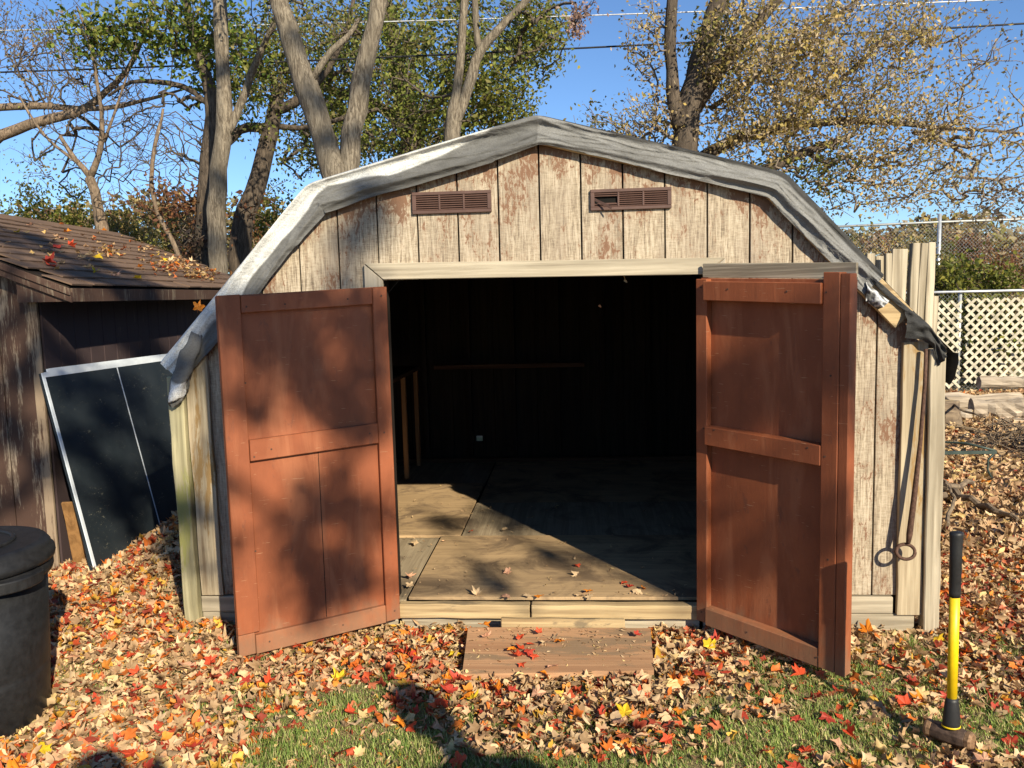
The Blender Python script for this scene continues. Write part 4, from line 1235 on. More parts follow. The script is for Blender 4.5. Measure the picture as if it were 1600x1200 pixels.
tree('golden_tree', 'dark trunked tree with thin golden tan leaves spreading over the right', base_of(s7), [s7, s7b, s7c, s7d, s7e, s7f, s7g],
     [vol(1190, 90, 120, 110, 7, 1.5, 379, 17, 'gold', 0.062, .09), vol(1330, 70, 120, 90, 7, 1.4, 322, 13, 'gold', 0.059, .09), vol(1180, 200, 90, 60, 7, 1, 170, 13, 'gold', 0.062, .09),
      vol(1360, 200, 120, 70, 7, 1.2, 246, 12, 'gold', 0.057, .09), vol(1440, 100, 110, 100, 7, 1.2, 151, 8, 'gold', 0.057, .09), vol(1400, 290, 120, 50, 7, 1.2, 170, 8, 'gold', 0.055, .09),
      vol(1530, 230, 90, 90, 7, 1.2, 151, 8, 'gold', 0.055, .09), vol(1560, 310, 60, 40, 7, 1, 75, 6, 'tan', 0.054, .09), vol(1010, 180, 60, 50, 7, .8, 132, 8, 'gold', 0.054, .08), vol(1010, 60, 50, 60, 7, .8, 94, 7, 'gold', 0.054, .08),
      vol(1560, 60, 50, 60, 6.5, .6, 26, 3, 'tan', 0.059, .10), vol(1250, 270, 90, 40, 7.2, .8, 113, 10, 'yellowgreen', 0.059), vol(930, 190, 40, 30, 7.2, .5, 44, 5, 'olive', 0.059), vol(1250, -130, 260, 80, 7, 1.5, 113, 10, 'gold', 0.059), vol(1130, 60, 60, 60, 6.6, .6, 75, 11, 'olive', 0.066)], 'dark_bark', 17, 'pale_twig', step=.22, twig_r=.0036)
# bare limbs entering from the left
s8 = stem(7.5, (-140, 330, 40), (-60, 260, 30), (0, 208, 17), (70, 188, 15), (140, 172, 13), (165, 140, 10), (200, 116, 8), (225, 60, 6), (240, 0, 4), ground=True)
s8b = stem(7.5, (-100, 180, 16), (0, 166, 12), (70, 166, 11), (130, 172, 9), (190, 168, 7), (250, 150, 5), (300, 135, 3))
tree('bare_limbed_tree', 'bare tree whose long dark limbs reach in from the left edge', base_of(s8), [s8, s8b],
     [vol(60, 60, 90, 60, 7.5, 1, 190, 3, 'tan', .05, .08), vol(170, 90, 60, 70, 7.5, 1, 150, 0, 'tan'), vol(60, 130, 70, 40, 7.5, .8, 40, 5, 'olive', .05), vol(30, 40, 50, 50, 7.6, .8, 50, 6, 'olive', .05), vol(200, 230, 160, 110, 9.5, 1.5, 200, 1, 'tan', .05), vol(120, 80, 160, 90, 9.5, 1.5, 200, 2, 'tan', .05), vol(230, 190, 50, 40, 7.5, .6, 30, 0, 'tan')], 'tan_bark', 18, step=.2, twig_r=.0026, wob=.06)
s9 = stem(6.6, (160, 352, 20), (152, 320, 16), (141, 277, 15), ground=True)
s9b = stem(6.6, (141, 277, 11), (152, 248, 10), (162, 222, 9), (158, 180, 6), (152, 120, 5), (140, 60, 4), (120, 10, 3))
s9c = stem(6.6, (141, 277, 10), (118, 250, 9), (94, 213, 6))
s9d = stem(6.6, (118, 252, 6), (80, 225, 5), (55, 195, 4), (30, 150, 3))
s9e = stem(6.6, (162, 222, 5), (178, 180, 4), (195, 130, 3), (215, 60, 2))
tree('bare_sapling', 'small bare broken tree above the brown shed roof', base_of(s9), [s9, s9b, s9c, s9d, s9e],
     [vol(130, 150, 90, 100, 6.6, .8, 220, 0, 'tan'), vol(200, 200, 60, 80, 6.6, .6, 130, 0, 'tan'), vol(160, 300, 30, 40, 6.5, .3, 40, 0, 'tan'), vol(50, 260, 60, 50, 6.6, .5, 40, 4, 'olive', .05)], 'tan_bark', 19, step=.16, twig_r=.0022, wob=.07)
s10 = stem(6.3, (285, 400, 8), (255, 350, 8), (238, 320, 7), (234, 250, 7), (250, 200, 6), (255, 170, 4), ground=True)
tree('curved_sapling', 'thin curved sapling left of the dark trunk', base_of(s10), [s10],
     [vol(240, 230, 50, 60, 6.3, .5, 40, 0, 'tan'), vol(250, 310, 50, 40, 6.3, .4, 30, 8, 'rust', .07), vol(200, 300, 40, 30, 6.3, .4, 24, 0, 'tan')], 'tan_bark', 20, step=.16, twig_r=.0022, wob=.09)

# shrubs behind the sheds and the fences
def shrub(name, label, px, py_top, Y, wpx, pal, seed, nl=30, n=150, size=.07, group='shrubs along the back boundary', spread=.13):
    c = P(px, py_top, Y); h = c[2]; w = wpx * pxm(Y) / 2
    st = [[(c[0] + random.uniform(-.3, .3) * w, Y + random.uniform(-.2, .2), -.05, .03), (c[0] + random.uniform(-.6, .6) * w, Y, h * .45, .02), (c[0] + random.uniform(-.9, .9) * w, Y, h * .85, .008)] for _ in range(6)]
    return tree(name, label, (c[0], Y, 0), st, [((c[0], Y, h * .52), (w, min(w, 1.4), h * .50), n, nl, pal, size, spread)], 'stick_bark', seed, group=group, step=.25, twig_r=.004, cat='shrub')
random.seed(3)
shrub('shrub', 'yellow green shrub at the far left above the brown shed roof', 30, 287, 10, 144, 'yellowgreen', 31, 61)
shrub('shrub', 'yellow leaved shrub right of the far left one', 110, 292, 10.5, 132, 'yellowgreen', 32, 54)
shrub('shrub', 'olive shrub behind the small bare tree', 200, 297, 11, 132, 'olive', 33, 61)
shrub('shrub', 'grey green shrub behind the curved sapling', 262, 300, 9.5, 96, 'olive', 34, 61)
shrub('shrub', 'rusty shrub at the foot of the pale trunk', 300, 333, 7.6, 84, 'rust', 35, 39, 60)
shrub('shrub', 'yellow green shrub between leaning trunk and left roof slope', 425, 283, 11, 132, 'yellowgreen', 36, 61)
shrub('shrub', 'rusty brown shrub behind the leaning trunk foot', 400, 323, 8.6, 108, 'rust', 37, 46, 70)
shrub('shrub', 'dry tan brush right of the right roof slope', 1385, 344, 12.5, 156, 'gold', 38, 46, 90, .06)
shrub('shrub', 'green bush behind the tall chain link post', 1440, 356, 19, 108, 'olive', 39, 72, 90, .09)
shrub('shrub', 'red leaved bush right of the tall chain link post', 1510, 356, 20, 96, 'rust', 40, 72, 90, .09)
shrub('shrub', 'brown bramble mass at the upper right behind the lattice', 1575, 374, 13.5, 168, 'rust', 41, 61, 130, .07)
shrub('shrub', 'green and yellow vine climbing over the lattice fence rail', 1520, 399, 10.3, 156, 'yellowgreen', 42, 54, 110, .10)
shrub('shrub', 'green bush behind the fence boards', 1470, 394, 11.2, 132, 'olive', 43, 64, 90, .08)
shrub('shrub', 'dry bush hidden low behind the lattice', 1570, 434, 10.4, 144, 'gold', 44, 61, 90, .07)
# far wood: one mass
r = np.random.default_rng(55)
n = 60000
fx = r.uniform(-38, 42, n); fy = r.uniform(30, 36, n)
top = 2.6 + 1.5 * vnoise(fx * .35 + 100, fy * .1, 3) + 1.0 * vnoise(fx * 1.1 + 60, fy * .2, 4) + np.where(fx < -2, 2.2, .3)
fz = top * r.random(n) ** .7
pal = np.array(PAL['olive'] + PAL['rust'] + PAL['gold'] + PAL['dark'])
tone = (vnoise(fx * .4 + 50, fy * .3, 9) * len(pal)).astype(int) % len(pal)
fc = pal[tone] * .6 + pal[r.integers(0, len(pal), n)] * .4
o = leaf_mesh('far_woods', np.stack([fx, fy, fz], 1), np.full(n, .34), fc, 'tree_leaf', None, 56)
tag(o, 'distant autumn brush along the horizon', 'woods', kind='stuff')

# brush pile at the right edge
a = G(1600, 705, 0)
mb = MB(); random.seed(5)
E_ = empty('brush_pile', (a[0] + .05, a[1], 0), 'dark tangled pile of thin twigs at the right edge', 'brush pile')
for i in range(170):
    q = np.array([random.gauss(0, .32), random.gauss(0, .3), abs(random.gauss(.10, .10))])
    d = np.array([random.gauss(0, 1), random.gauss(0, 1), random.gauss(0, .35)]); d /= np.linalg.norm(d)
    L = random.uniform(.25, .6); bend = np.array([random.gauss(0, .08), random.gauss(0, .08), random.gauss(.02, .05)])
    pts = [q - d * L / 2, q + bend, q + d * L / 2]
    pts = [np.array([p_[0], p_[1], max(.01, p_[2])]) for p_ in pts]
    mb.tube(pts, random.uniform(.003, .008), 4, False)
tag(mb.build('twigs', 'stick_bark', E_), kind='stuff')

# ------------------------------------------------------------------ overhead wires
def wire(label, pts, r, mat):
    out = []
    pts = [np.array(q) for q in pts]
    for i in range(61):
        f = i / 60; q = pts[0] + (pts[-1] - pts[0]) * f
        out.append(q - UP * .9 * 4 * f * (1 - f) * pts[0][0] / pts[0][0] * SAG)
    return tag(MB().tube(out, r, 6).build('overhead_wire', mat, None, smooth=True), label, 'wire', 'overhead wires')
SAG = .10
a, c = P(-300, 52, 8.4), P(1900, -16, 8.4)
wire('thin pale overhead wire, the upper of the two', [a, c], .009, 'cable_silver')
a, c = P(-300, 122, 7.9), P(1900, 18, 7.9)
wire('thicker dark overhead wire, the lower of the two', [a, c], .0125, 'cable_black')

# ------------------------------------------------------------------ fallen leaves and grass
def leaf_template(full=True):
    if full: half = [(0, 1.0), (12, .70), (26, .55), (38, .74), (52, .92), (66, .68), (82, .52), (102, .58), (118, .62), (138, .44), (160, .30)]
    else: half = [(0, 1.0), (26, .58), (54, .90), (84, .52), (116, .6), (150, .34)]
    pts = [(r_ * math.sin(R(a)), r_ * math.cos(R(a))) for a, r_ in half]
    pts += [(-x, y) for x, y in reversed(pts[1:])]
    return np.array([(0, .08)] + pts)
T_FULL, T_LOW = leaf_template(True), leaf_template(False)
T_OVAL = np.array([(0, .1), (0, 1.0), (.22, .62), (.33, .2), (.30, -.2), (.12, -.55), (0, -.75), (-.14, -.5), (-.30, -.18), (-.34, .25), (-.2, .65)])
def leaf_shape(T, rng, n, curl=1.0):
    """n curled copies of the outline: (n, k, 3) with unit size"""
    x, y = T[:, 0][None], T[:, 1][None]
    jx = rng.uniform(.80, 1.16, (n, T.shape[0])); x = x * jx; y = (y - .08) * jx + .08
    a = rng.normal(.0, .50, (n, 1)) * curl; b_ = rng.normal(.05, .34, (n, 1)) * curl; c = rng.normal(0, .35, (n, 1)) * curl
    fold = rng.uniform(-.2, .6, (n, 1)) * curl + (rng.random((n, 1)) < .3) * curl * .9
    z = a * x * x + b_ * (y - .2) ** 2 + c * x * y + fold * np.abs(x) * .8
    z = z + rng.normal(0, .05, (n, T.shape[0])) * curl
    out = np.stack([np.broadcast_to(x, z.shape) * (1 - .32 * np.abs(fold)), np.broadcast_to(y, z.shape), z], 2)
    return out
def rot_rand(rng, n, tilt):
    az = rng.uniform(0, 2 * np.pi, n); tx = rng.normal(0, tilt, n); ty = rng.normal(0, tilt, n)
    ca, sa = np.cos(az), np.sin(az); z0 = np.zeros(n); o1 = np.ones(n)
    Rz = np.stack([np.stack([ca, -sa, z0], 1), np.stack([sa, ca, z0], 1), np.stack([z0, z0, o1], 1)], 1)
    cx, sx = np.cos(tx), np.sin(tx); cy, sy = np.cos(ty), np.sin(ty)
    Rx = np.stack([np.stack([o1, z0, z0], 1), np.stack([z0, cx, -sx], 1), np.stack([z0, sx, cx], 1)], 1)
    Ry = np.stack([np.stack([cy, z0, sy], 1), np.stack([z0, o1, z0], 1), np.stack([-sy, z0, cy], 1)], 1)
    return np.einsum('nij,njk,nkl->nil', Rx, Ry, Rz)
PALE = 1.25 * np.array([(.54, .38, .21), (.48, .33, .175), (.60, .43, .25), (.40, .26, .135), (.50, .33, .18), (.62, .45, .20), (.27, .165, .085), (.56, .34, .19), (.34, .215, .11)])
HOT = np.array([(.60, .10, .035), (.48, .06, .03), (.72, .20, .035), (.74, .27, .04), (.70, .40, .06), (.62, .18, .08), (.34, .06, .03), (.70, .18, .03)])
def blob(x, y, cx, cy, rx, ry): return np.exp(-(((x - cx) / rx) ** 2 + ((y - cy) / ry) ** 2))
def grassy(x, y):
    """1 where the lawn shows between the leaves, 0 under the drifts"""
    g = 1.3 * blob(x, y, -.75, -1.22, .40, .34) + .8 * blob(x, y, -.80, -.72, .20, .16) + .55 * blob(x, y, -1.25, -.95, .22, .12) + .35 * blob(x, y, -1.45, -.35, .2, .12)
    g = g + 1.25 * blob(x, y, 1.05, -1.0, .60, .32) + 1.0 * blob(x, y, 1.30, -.55, .40, .22) + 1.0 * blob(x, y, .45, -1.35, .6, .16) + 1.1 * blob(x, y, -.1, -1.42, .6, .17)
    g = g + 1.0 * blob(x, y, 1.85, -.95, .30, .30) + .55 * blob(x, y, 1.75, -.25, .25, .2) + .55 * blob(x, y, 2.7, .5, .35, .35) + .6 * blob(x, y, 2.2, -.3, .35, .2) + .4 * blob(x, y, -1.9, -.3, .15, .1) + .5 * blob(x, y, 2.6, -.9, .5, .4)
    g = g + .5 * (vnoise(x * 2.3 + 20, y * 2.9 + 20, 30) - .45) + .35 * (vnoise(x * 6 + 20, y * 7 + 20, 31) - .5)
    return np.clip(g, 0, 1)
def inside_obj(x, y):
    m = (np.abs(x) < 1.86) & (y > -.02) & (y < 3.75)
    m |= (x > -.40) & (x < .51) & (y > -.60) & (y < .0)
    m |= (x < -3.27 - .09 * (y - .9)) & (y > .85)
    m |= ((x + 2.455) ** 2 + (y + 1.0) ** 2) < .27 ** 2
    return m
def litter(name, label, n, x0, x1, y0, y1, size, T, seed, dens, zup=.03, hot=.30, parent=None):
    rg = np.random.default_rng(seed)
    x = rg.uniform(x0, x1, n); y = rg.uniform(y0, y1, n)
    keep = (rg.random(n) < dens(x, y)) & ~inside_obj(x, y)
    x, y = x[keep], y[keep]; n = len(x)
    s = size * rg.uniform(.55, 1.25, n)
    sh = leaf_shape(T, rg, n) * s[:, None, None]
    Q = rot_rand(rg, n, .36)
    V = np.einsum('nij,nkj->nki', Q, sh)
    low = V[:, :, 2].min(1)
    z = gz(x, y) - low * .55 + rg.random(n) ** 1.6 * zup * (1 - .7 * grassy(x, y)) + .004
    V += np.stack([x, y, z], 1)[:, None, :]
    k = T.shape[0]
    fan = np.array([(0, i, i + 1 if i + 1 < k else 1) for i in range(1, k)])
    F = (np.arange(n)[:, None, None] * k + fan[None]).reshape(-1, 3)
    redz = vnoise(x * 1.3 + 9, y * 1.6 + 9, 33)
    ph = np.clip(hot * (.4 + 1.3 * redz), 0, 1)
    ishot = rg.random(n) < ph
    col = np.where(ishot[:, None], HOT[rg.integers(0, len(HOT), n)] * .95, PALE[rg.integers(0, len(PALE), n)])
    col = col * rg.uniform(.7, 1.15, (n, 1))
    C = np.repeat(col, k, 0)
    o = np_mesh(name, V.reshape(-1, 3), F, 'fallen_leaf', parent, C)
    return tag(o, label, 'leaves', kind='stuff')
dn = lambda x, y: np.clip(1.0 - .965 * grassy(x, y), .0, 1) * np.where(y > 3.5, .6, 1)
litter('leaf_litter', 'tan and red fallen maple leaves covering the yard', 46000, -4.4, 4.0, -1.75, 1.6, .038, T_FULL, 101, dn)
litter('leaf_crumbs', 'small broken leaf pieces between the larger fallen leaves', 60000, -4.0, 4.0, -1.7, 1.5, .018, T_OVAL, 102, lambda x, y: np.clip(.9 - .68 * grassy(x, y), 0, 1), .02)
litter('curled_leaf_litter', 'dry curled narrow leaves mixed among the maple leaves', 14000, -4.2, 4.0, -1.75, 1.6, .034, T_OVAL, 105, dn, .045, .12)
litter('far_leaf_litter', 'orange brown fallen leaves on the ground beyond the shed', 60000, 1.9, 9.5, 1.2, 9.4, .058, T_LOW, 103, lambda x, y: np.full_like(x, .9), .03, .03)
litter('pile_leaf_litter', 'drift of fallen leaves heaped between the table and the shed', 7000, -3.1, -1.92, .4, 3.2, .045, T_FULL, 104, lambda x, y: np.full_like(x, 1.0), .05)

# grass blades
def grass():
    rg = np.random.default_rng(77)
    n = 420000
    x = rg.uniform(-2.6, 3.6, n); y = rg.uniform(-1.9, 1.2, n)
    g = grassy(x, y)
    near = np.clip(1.25 - (y + 1.4) * .42, .25, 1)
    keep = (rg.random(n) < np.clip(g * 1.3 + .07, 0, 1) * near) & ~inside_obj(x, y)
    x, y = x[keep], y[keep]; n = len(x)
    h = rg.uniform(.010, .040, n) * (.3 + 1.1 * vnoise(x * 7 + 40, y * 7 + 40, 35)); az = rg.uniform(0, 2 * np.pi, n); ln = rg.uniform(.2, 1.1, n) * h
    w = rg.uniform(.0012, .0024, n)
    z = gz(x, y) - .004
    dx, dy = np.cos(az), np.sin(az)
    b0 = np.stack([x - dy * w, y + dx * w, z], 1); b1 = np.stack([x + dy * w, y - dx * w, z], 1)
    m0 = np.stack([x + dx * ln * .35 - dy * w * .8, y + dy * ln * .35 + dx * w * .8, z + h * .62], 1)
    m1 = np.stack([x + dx * ln * .35 + dy * w * .8, y + dy * ln * .35 - dx * w * .8, z + h * .62], 1)
    tp = np.stack([x + dx * ln, y + dy * ln, z + h], 1)
    V = np.stack([b0, b1, m0, m1, tp], 1)
    bs = np.arange(n)[:, None] * 5
    F = np.concatenate([bs + [0, 1, 3], bs + [0, 3, 2], bs + [2, 3, 4]])
    pal = 1.25 * np.array([(.12, .20, .035), (.18, .24, .055), (.10, .15, .03), (.25, .26, .09), (.38, .32, .15), (.22, .26, .065)])
    c = pal[rg.integers(0, len(pal), n)] * rg.uniform(.75, 1.2, (n, 1)) * (1.0 + .5 * vnoise(x * 3 + 5, y * 3 + 5, 36))[:, None]
    tag(np_mesh('grass', V.reshape(-1, 3), F, 'grass_blade', None, np.repeat(c, 5, 0)), 'short green lawn grass showing between the fallen leaves', 'grass', kind='stuff')
grass()

# single leaves that stand out
def single_mesh(i):
    rg = np.random.default_rng(200 + i)
    V = leaf_shape(T_FULL, rg, 1, .8)[0]
    k = len(V)
    me = bpy.data.meshes.new('maple_leaf')
    st = [(-.012, -.20, 0), (.012, -.20, 0), (.03, -.62, .05), (.015, -.62, .05)]
    me.from_pydata([tuple(v) for v in V] + st, [], [(0, j, j + 1 if j + 1 < k else 1) for j in range(1, k)] + [(k, k + 1, k + 2, k + 3)])
    me.materials.append(MAT['single_leaf'])
    return me
LM = [single_mesh(i) for i in range(14)]
COLS = {'bright red': (.66, .085, .03), 'deep red': (.42, .05, .03), 'orange': (.78, .25, .02), 'yellow': (.80, .54, .03), 'pale tan': (.66, .47, .27), 'pinkish': (.66, .36, .22)}
def put_leaf(x, y, z, cname, where, size, tilt=.25, rx=None):
    o = bpy.data.objects.new('maple_leaf', LM[random.randrange(len(LM))])
    COL.objects.link(o)
    c = COLS[cname]; k = random.uniform(.85, 1.12)
    o.color = (c[0] * k, c[1] * k, c[2] * k, 1)
    o.location = (x, y, z); o.scale = (size,) * 3
    if rx is None: o.rotation_euler = (random.gauss(0, tilt), random.gauss(0, tilt), random.uniform(0, 6.28))
    else: o.rotation_euler = rx
    return tag(o, f'{cname} maple leaf {where}', 'leaf', f'{cname} leaves {where}')
random.seed(42)
names = ['bright red', 'bright red', 'bright red', 'orange', 'orange', 'orange', 'yellow', 'pale tan', 'pale tan', 'pinkish', 'deep red', 'deep red']
cnt = 0
while cnt < 165:
    x, y = random.uniform(-2.3, 2.6), -1.75 + 1.9 * random.random() ** 1.2
    if inside_obj(np.array([x]), np.array([y]))[0] or (x < -2.0 and y < -.6): continue
    if x > 1.9 and random.random() < .4: continue
    g = float(grassy(np.array([x]), np.array([y]))[0])
    zone = ('beside the sledgehammer' if math.hypot(x - 1.556, y + 1.075) < .45 else 'beside the trash bin' if x < -1.75 and y < -.3 else 'under the open right door' if x > .55 and y > -.75 and x < 1.5 else
            'right of the right door' if x >= 1.5 else 'in front of the left door' if x < -.75 and y > -.85 else 'in front of the step board' if abs(x) < .75 and y > -1.0 else 'at the bottom edge left of centre' if x < -.2 else 'at the bottom edge right of centre')
    where = ('lying on open grass ' if g > .45 else 'on the leaf drift ') + zone
    put_leaf(x, y, float(gz(x, y)) + (.024 if g > .45 else .045), random.choice(names), where, random.uniform(.040, .060), .35); cnt += 1
# leaves on the step board, the floor and the sill
def on_step(x, y):
    f = (-.115 - y) / .48
    return .078 - .048 * f + .026
for i in range(24):
    x, y = random.gauss(-.05 if i % 3 else -.25, .2), random.gauss(-.42, .12)
    if not (-.36 < x < .45 and -.58 < y < -.18): continue
    put_leaf(x, y, on_step(x, y) + .008, random.choice(names), 'lying on the step board', random.uniform(.030, .050), .2)
for (px, py, cn) in ((735, 831, 'bright red'), (790, 828, 'pale tan'), (792, 894, 'pinkish'), (975, 912, 'bright red'), (985, 918, 'deep red'), (995, 925, 'pale tan'), (900, 884, 'bright red'), (903, 899, 'pale tan'), (920, 925, 'orange'),
                     (745, 929, 'pale tan'), (790, 931, 'pinkish'), (840, 933, 'orange'), (826, 935, 'pale tan'), (905, 935, 'pale tan'), (920, 938, 'pale tan'), (640, 915, 'pale tan'), (638, 900, 'pinkish'), (1005, 920, 'orange'), (650, 848, 'pale tan')):
    q = G(px, py, .172)
    put_leaf(q[0], q[1] if q[1] > .04 else .02, .178, cn, 'lying on the shed floor by the sill', random.uniform(.030, .045), .25)
# crumbled leaf bits and dirt tracked over the floor and the step board
rg = np.random.default_rng(12); n = 900
fx = rg.uniform(-1.7, 1.7, n); fy = .03 + 2.6 * rg.random(n) ** 1.6; fz = np.full(n, .171)
fx[:330] = rg.uniform(-.38, .48, 330); fy[:330] = rg.uniform(-.60, -.18, 330); fz[:330] = on_step(fx[:330], fy[:330]) - .012
sz = rg.uniform(.004, .016, n); sh = leaf_shape(T_OVAL, rg, n) * sz[:, None, None]
V = np.einsum('nij,nkj->nki', rot_rand(rg, n, .3), sh) + np.stack([fx, fy, fz + sz * .35], 1)[:, None, :]
k = len(T_OVAL); fan = np.array([(0, i, i + 1 if i + 1 < k else 1) for i in range(1, k)])
F = (np.arange(n)[:, None, None] * k + fan[None]).reshape(-1, 3)
tag(np_mesh('floor_crumbs', V.reshape(-1, 3), F, 'fallen_leaf', None, np.repeat(PALE[rg.integers(0, len(PALE), n)] * .8, k, 0)), 'small leaf crumbs scattered over shed floor and step board', 'leaf crumbs', kind='stuff')
# leaves on the brown shed roof
ca, sa = math.cos(R(5.1)), math.sin(R(5.1))
def on_roof(px, py):
    d = ray(px, py)
    # intersect with the roof plane z = 1.87 + (.27 - lx) * .45 in the shed's frame
    o0 = CAM - np.array([-3.22, .90, 0])
    lx0 = o0[0] * ca + o0[1] * sa; dlx = d[0] * ca + d[1] * sa
    t = (1.87 + (.27 - lx0) * .415 - o0[2]) / (d[2] + dlx * .415)
    return CAM + d * t
for (px, py, cn) in ((80, 420, 'bright red'), (75, 416, 'deep red'), (98, 417, 'pale tan'), (28, 368, 'yellow'), (105, 367, 'orange'), (163, 364, 'orange'), (50, 356, 'pinkish'), (205, 381, 'orange'), (110, 389, 'bright red'), (88, 389, 'deep red'),
                     (150, 405, 'yellow'), (142, 403, 'pale tan'), (130, 408, 'pale tan'), (165, 396, 'orange'), (172, 398, 'yellow'), (220, 421, 'orange'), (256, 422, 'deep red'), (308, 436, 'orange'), (218, 440, 'yellow'), (180, 435, 'pinkish'), (150, 431, 'yellow'),
                     (255, 408, 'yellow'), (265, 412, 'pale tan'), (275, 415, 'orange'), (285, 418, 'pale tan'), (245, 404, 'yellow'), (295, 424, 'pale tan'), (315, 430, 'pale tan'), (10, 385, 'pale tan'), (72, 397, 'pale tan'), (100, 377, 'pinkish'), (300, 412, 'pale tan'), (335, 428, 'orange'), (230, 395, 'pale tan'), (140, 423, 'pale tan')):
    q = on_roof(px, py)
    put_leaf(q[0], q[1], q[2] + .028, cn, 'lying on the brown shed roof', random.uniform(.045, .065), .0, (random.gauss(0, .15), sl + random.gauss(0, .15), random.uniform(0, 6.28)))
rl = []
for (cx, cy, sx_, sy_, n) in ((285, 418, 28, 9, 170), (320, 435, 18, 6, 70), (170, 398, 10, 4, 30), (235, 392, 30, 8, 40), (120, 385, 60, 18, 40)):
    for i in range(n):
        q = on_roof(random.gauss(cx, sx_), random.gauss(cy, sy_)); rl.append(q)
rl = np.array([q for q in rl if q[1] < 4.8 and q[2] < 2.54])
rg = np.random.default_rng(9); n = len(rl)
sh = leaf_shape(T_LOW, rg, n) * .034; V = np.einsum('nij,nkj->nki', rot_rand(rg, n, .3), sh) + (rl + np.array([0, 0, .03]))[:, None, :]
k = len(T_LOW); fan = np.array([(0, i, i + 1 if i + 1 < k else 1) for i in range(1, k)])
F = (np.arange(n)[:, None, None] * k + fan[None]).reshape(-1, 3)
pc = np.array([(.55, .36, .13), (.48, .30, .14), (.40, .24, .13), (.5, .14, .04)])
tag(np_mesh('roof_leaf_litter', V.reshape(-1, 3), F, 'fallen_leaf', None, np.repeat(pc[rg.integers(0, 4, n)], k, 0)), 'small dry yellow leaves gathered on the brown shed roof', 'leaves', kind='stuff')
# two leaves caught in cobweb under the lintel, one on the tarp
q = P(977, 438, .04); put_leaf(q[0], q[1], q[2], 'pale tan', 'hanging in cobweb under the door lintel', .03, 0, (1.2, .5, 1.0))
q = P(938, 479, .30); put_leaf(q[0], q[1], q[2], 'pinkish', 'hanging in the dark doorway', .016, 0, (1.0, .2, 2.0))
q = P(310, 481, -.02); put_leaf(q[0], q[1], q[2], 'orange', 'caught on the left tarp edge', .045, 0, (1.3, .3, .5))

# ------------------------------------------------------------------ the tree behind the camera that dapples the left side, and the two people whose shadows fall on the lawn
TT = []
def shade(px, py, Y, rad, n, t=None):
    q = P(px, py, Y); t = t or random.uniform(13, 14.5)
    TT.append((q + SUN * t, (rad, rad, rad), n))
random.seed(8)
for (px, py, rad, n) in ((470, 610, .07, 2), (420, 520, .07, 2), (500, 575, .07, 2), (590, 560, .08, 3), (510, 640, .06, 2), (430, 600, .05, 1), (360, 520, .07, 2), (360, 600, .05, 1), (610, 470, .09, 3), (350, 465, .09, 3), (400, 560, .09, 3), (455, 545, .13, 4), (530, 520, .11, 4), (565, 605, .12, 4), (400, 470, .16, 4), (470, 462, .16, 5), (550, 462, .14, 4), (390, 640, .08, 2), (600, 640, .09, 3), (560, 660, .07, 2),
                         (500, 770, .10, 3), (545, 790, .12, 4), (480, 850, .13, 4), (545, 860, .13, 4), (510, 920, .12, 4), (580, 800, .08, 2), (565, 905, .09, 3), (470, 905, .08, 2)):
    shade(px, py, -.25, rad, n)
for (px, py, rad, n) in ((560, 345, .09, 3), (540, 375, .07, 2)): shade(px, py, 0, rad, n)
for (px, py, rad, n) in ((20, 480, .22, 5), (50, 560, .20, 5), (20, 640, .18, 4), (60, 720, .15, 3), (10, 760, .15, 3)): shade(px, py, .9, rad, n)
for (px, py, rad, n) in ((120, 600, .20, 5), (210, 600, .2, 5), (170, 680, .2, 5), (220, 740, .2, 5), (130, 760, .18, 4), (180, 830, .18, 4), (250, 690, .14, 3)): shade(px, py, 1.4, rad, n)
for (px, py, rad, n) in ((30, 420, .25, 6), (110, 430, .25, 6), (60, 385, .2, 5), (180, 425, .22, 5), (240, 440, .2, 4), (150, 385, .18, 4), (20, 360, .2, 4), (120, 520, .2, 5), (160, 505, .2, 5), (200, 520, .16, 4), (230, 480, .2, 4)): shade(px, py, 2.0, rad, n)
for (px, py, rad, n) in ((330, 560, .14, 4), (300, 800, .12, 3), (320, 890, .10, 2)): shade(px, py, -.02, rad, n)
for (px, py, rad, n) in ((1160, 600, .09, 2), (1230, 560, .10, 3), (1300, 520, .09, 2), (1180, 640, .07, 2)): shade(px, py, -.25, rad, n)
for (px, py, rad, n) in ((770, 800, .10, 2), (860, 872, .09, 2), (760, 905, .09, 2), (690, 820, .10, 2)):
    q = G(px, py, .16); TT.append((q + SUN * random.uniform(13, 14.5), (rad,) * 3, n))
for (px, py, Y, rad, n) in ((490, 165, 5, .12, 3), (505, 215, 5, .12, 3), (570, 120, 5, .10, 3), (340, 300, 6.2, .14, 4), (345, 120, 6.2, .10, 3), (460, 70, 5, .09, 2), (715, 130, 6.4, .1, 2), (552, 220, 5, .1, 2), (340, 380, 6.2, .12, 3)): shade(px, py, Y, rad, n, 17 if Y > 4 else None)
for (px, py, rad, n) in ((1140, 760, .12, 2), (1200, 840, .12, 2), (1150, 900, .12, 2), (1230, 720, .1, 1), (1130, 540, .1, 1), (1310, 700, .1, 2), (1310, 880, .1, 2), (1100, 640, .1, 2), (1210, 660, .1, 2)): shade(px, py, -.3, rad, n)
ctr = np.mean([t[0] for t in TT], 0)
tb = np.array([3.1, -11.6, 0])
sb = [(tb[0], tb[1], -.1, .26), (tb[0], tb[1] + .1, 2.5, .21), (tb[0] - .2, tb[1] + .3, 5.0, .17), (tb[0] - .5, tb[1] + .4, 8.0, .11), (tb[0] - .5, tb[1] + .2, 11.5, .04)]
tree('yard_maple', 'leafy maple standing behind the camera that throws dappled shade', tb, [sb],
     [(c, rd, n, 25, 'maple', .10, .055) for c, rd, n in TT], 'pale_bark', 61, step=.35, twig_r=.005, wob=.05, tail=1)

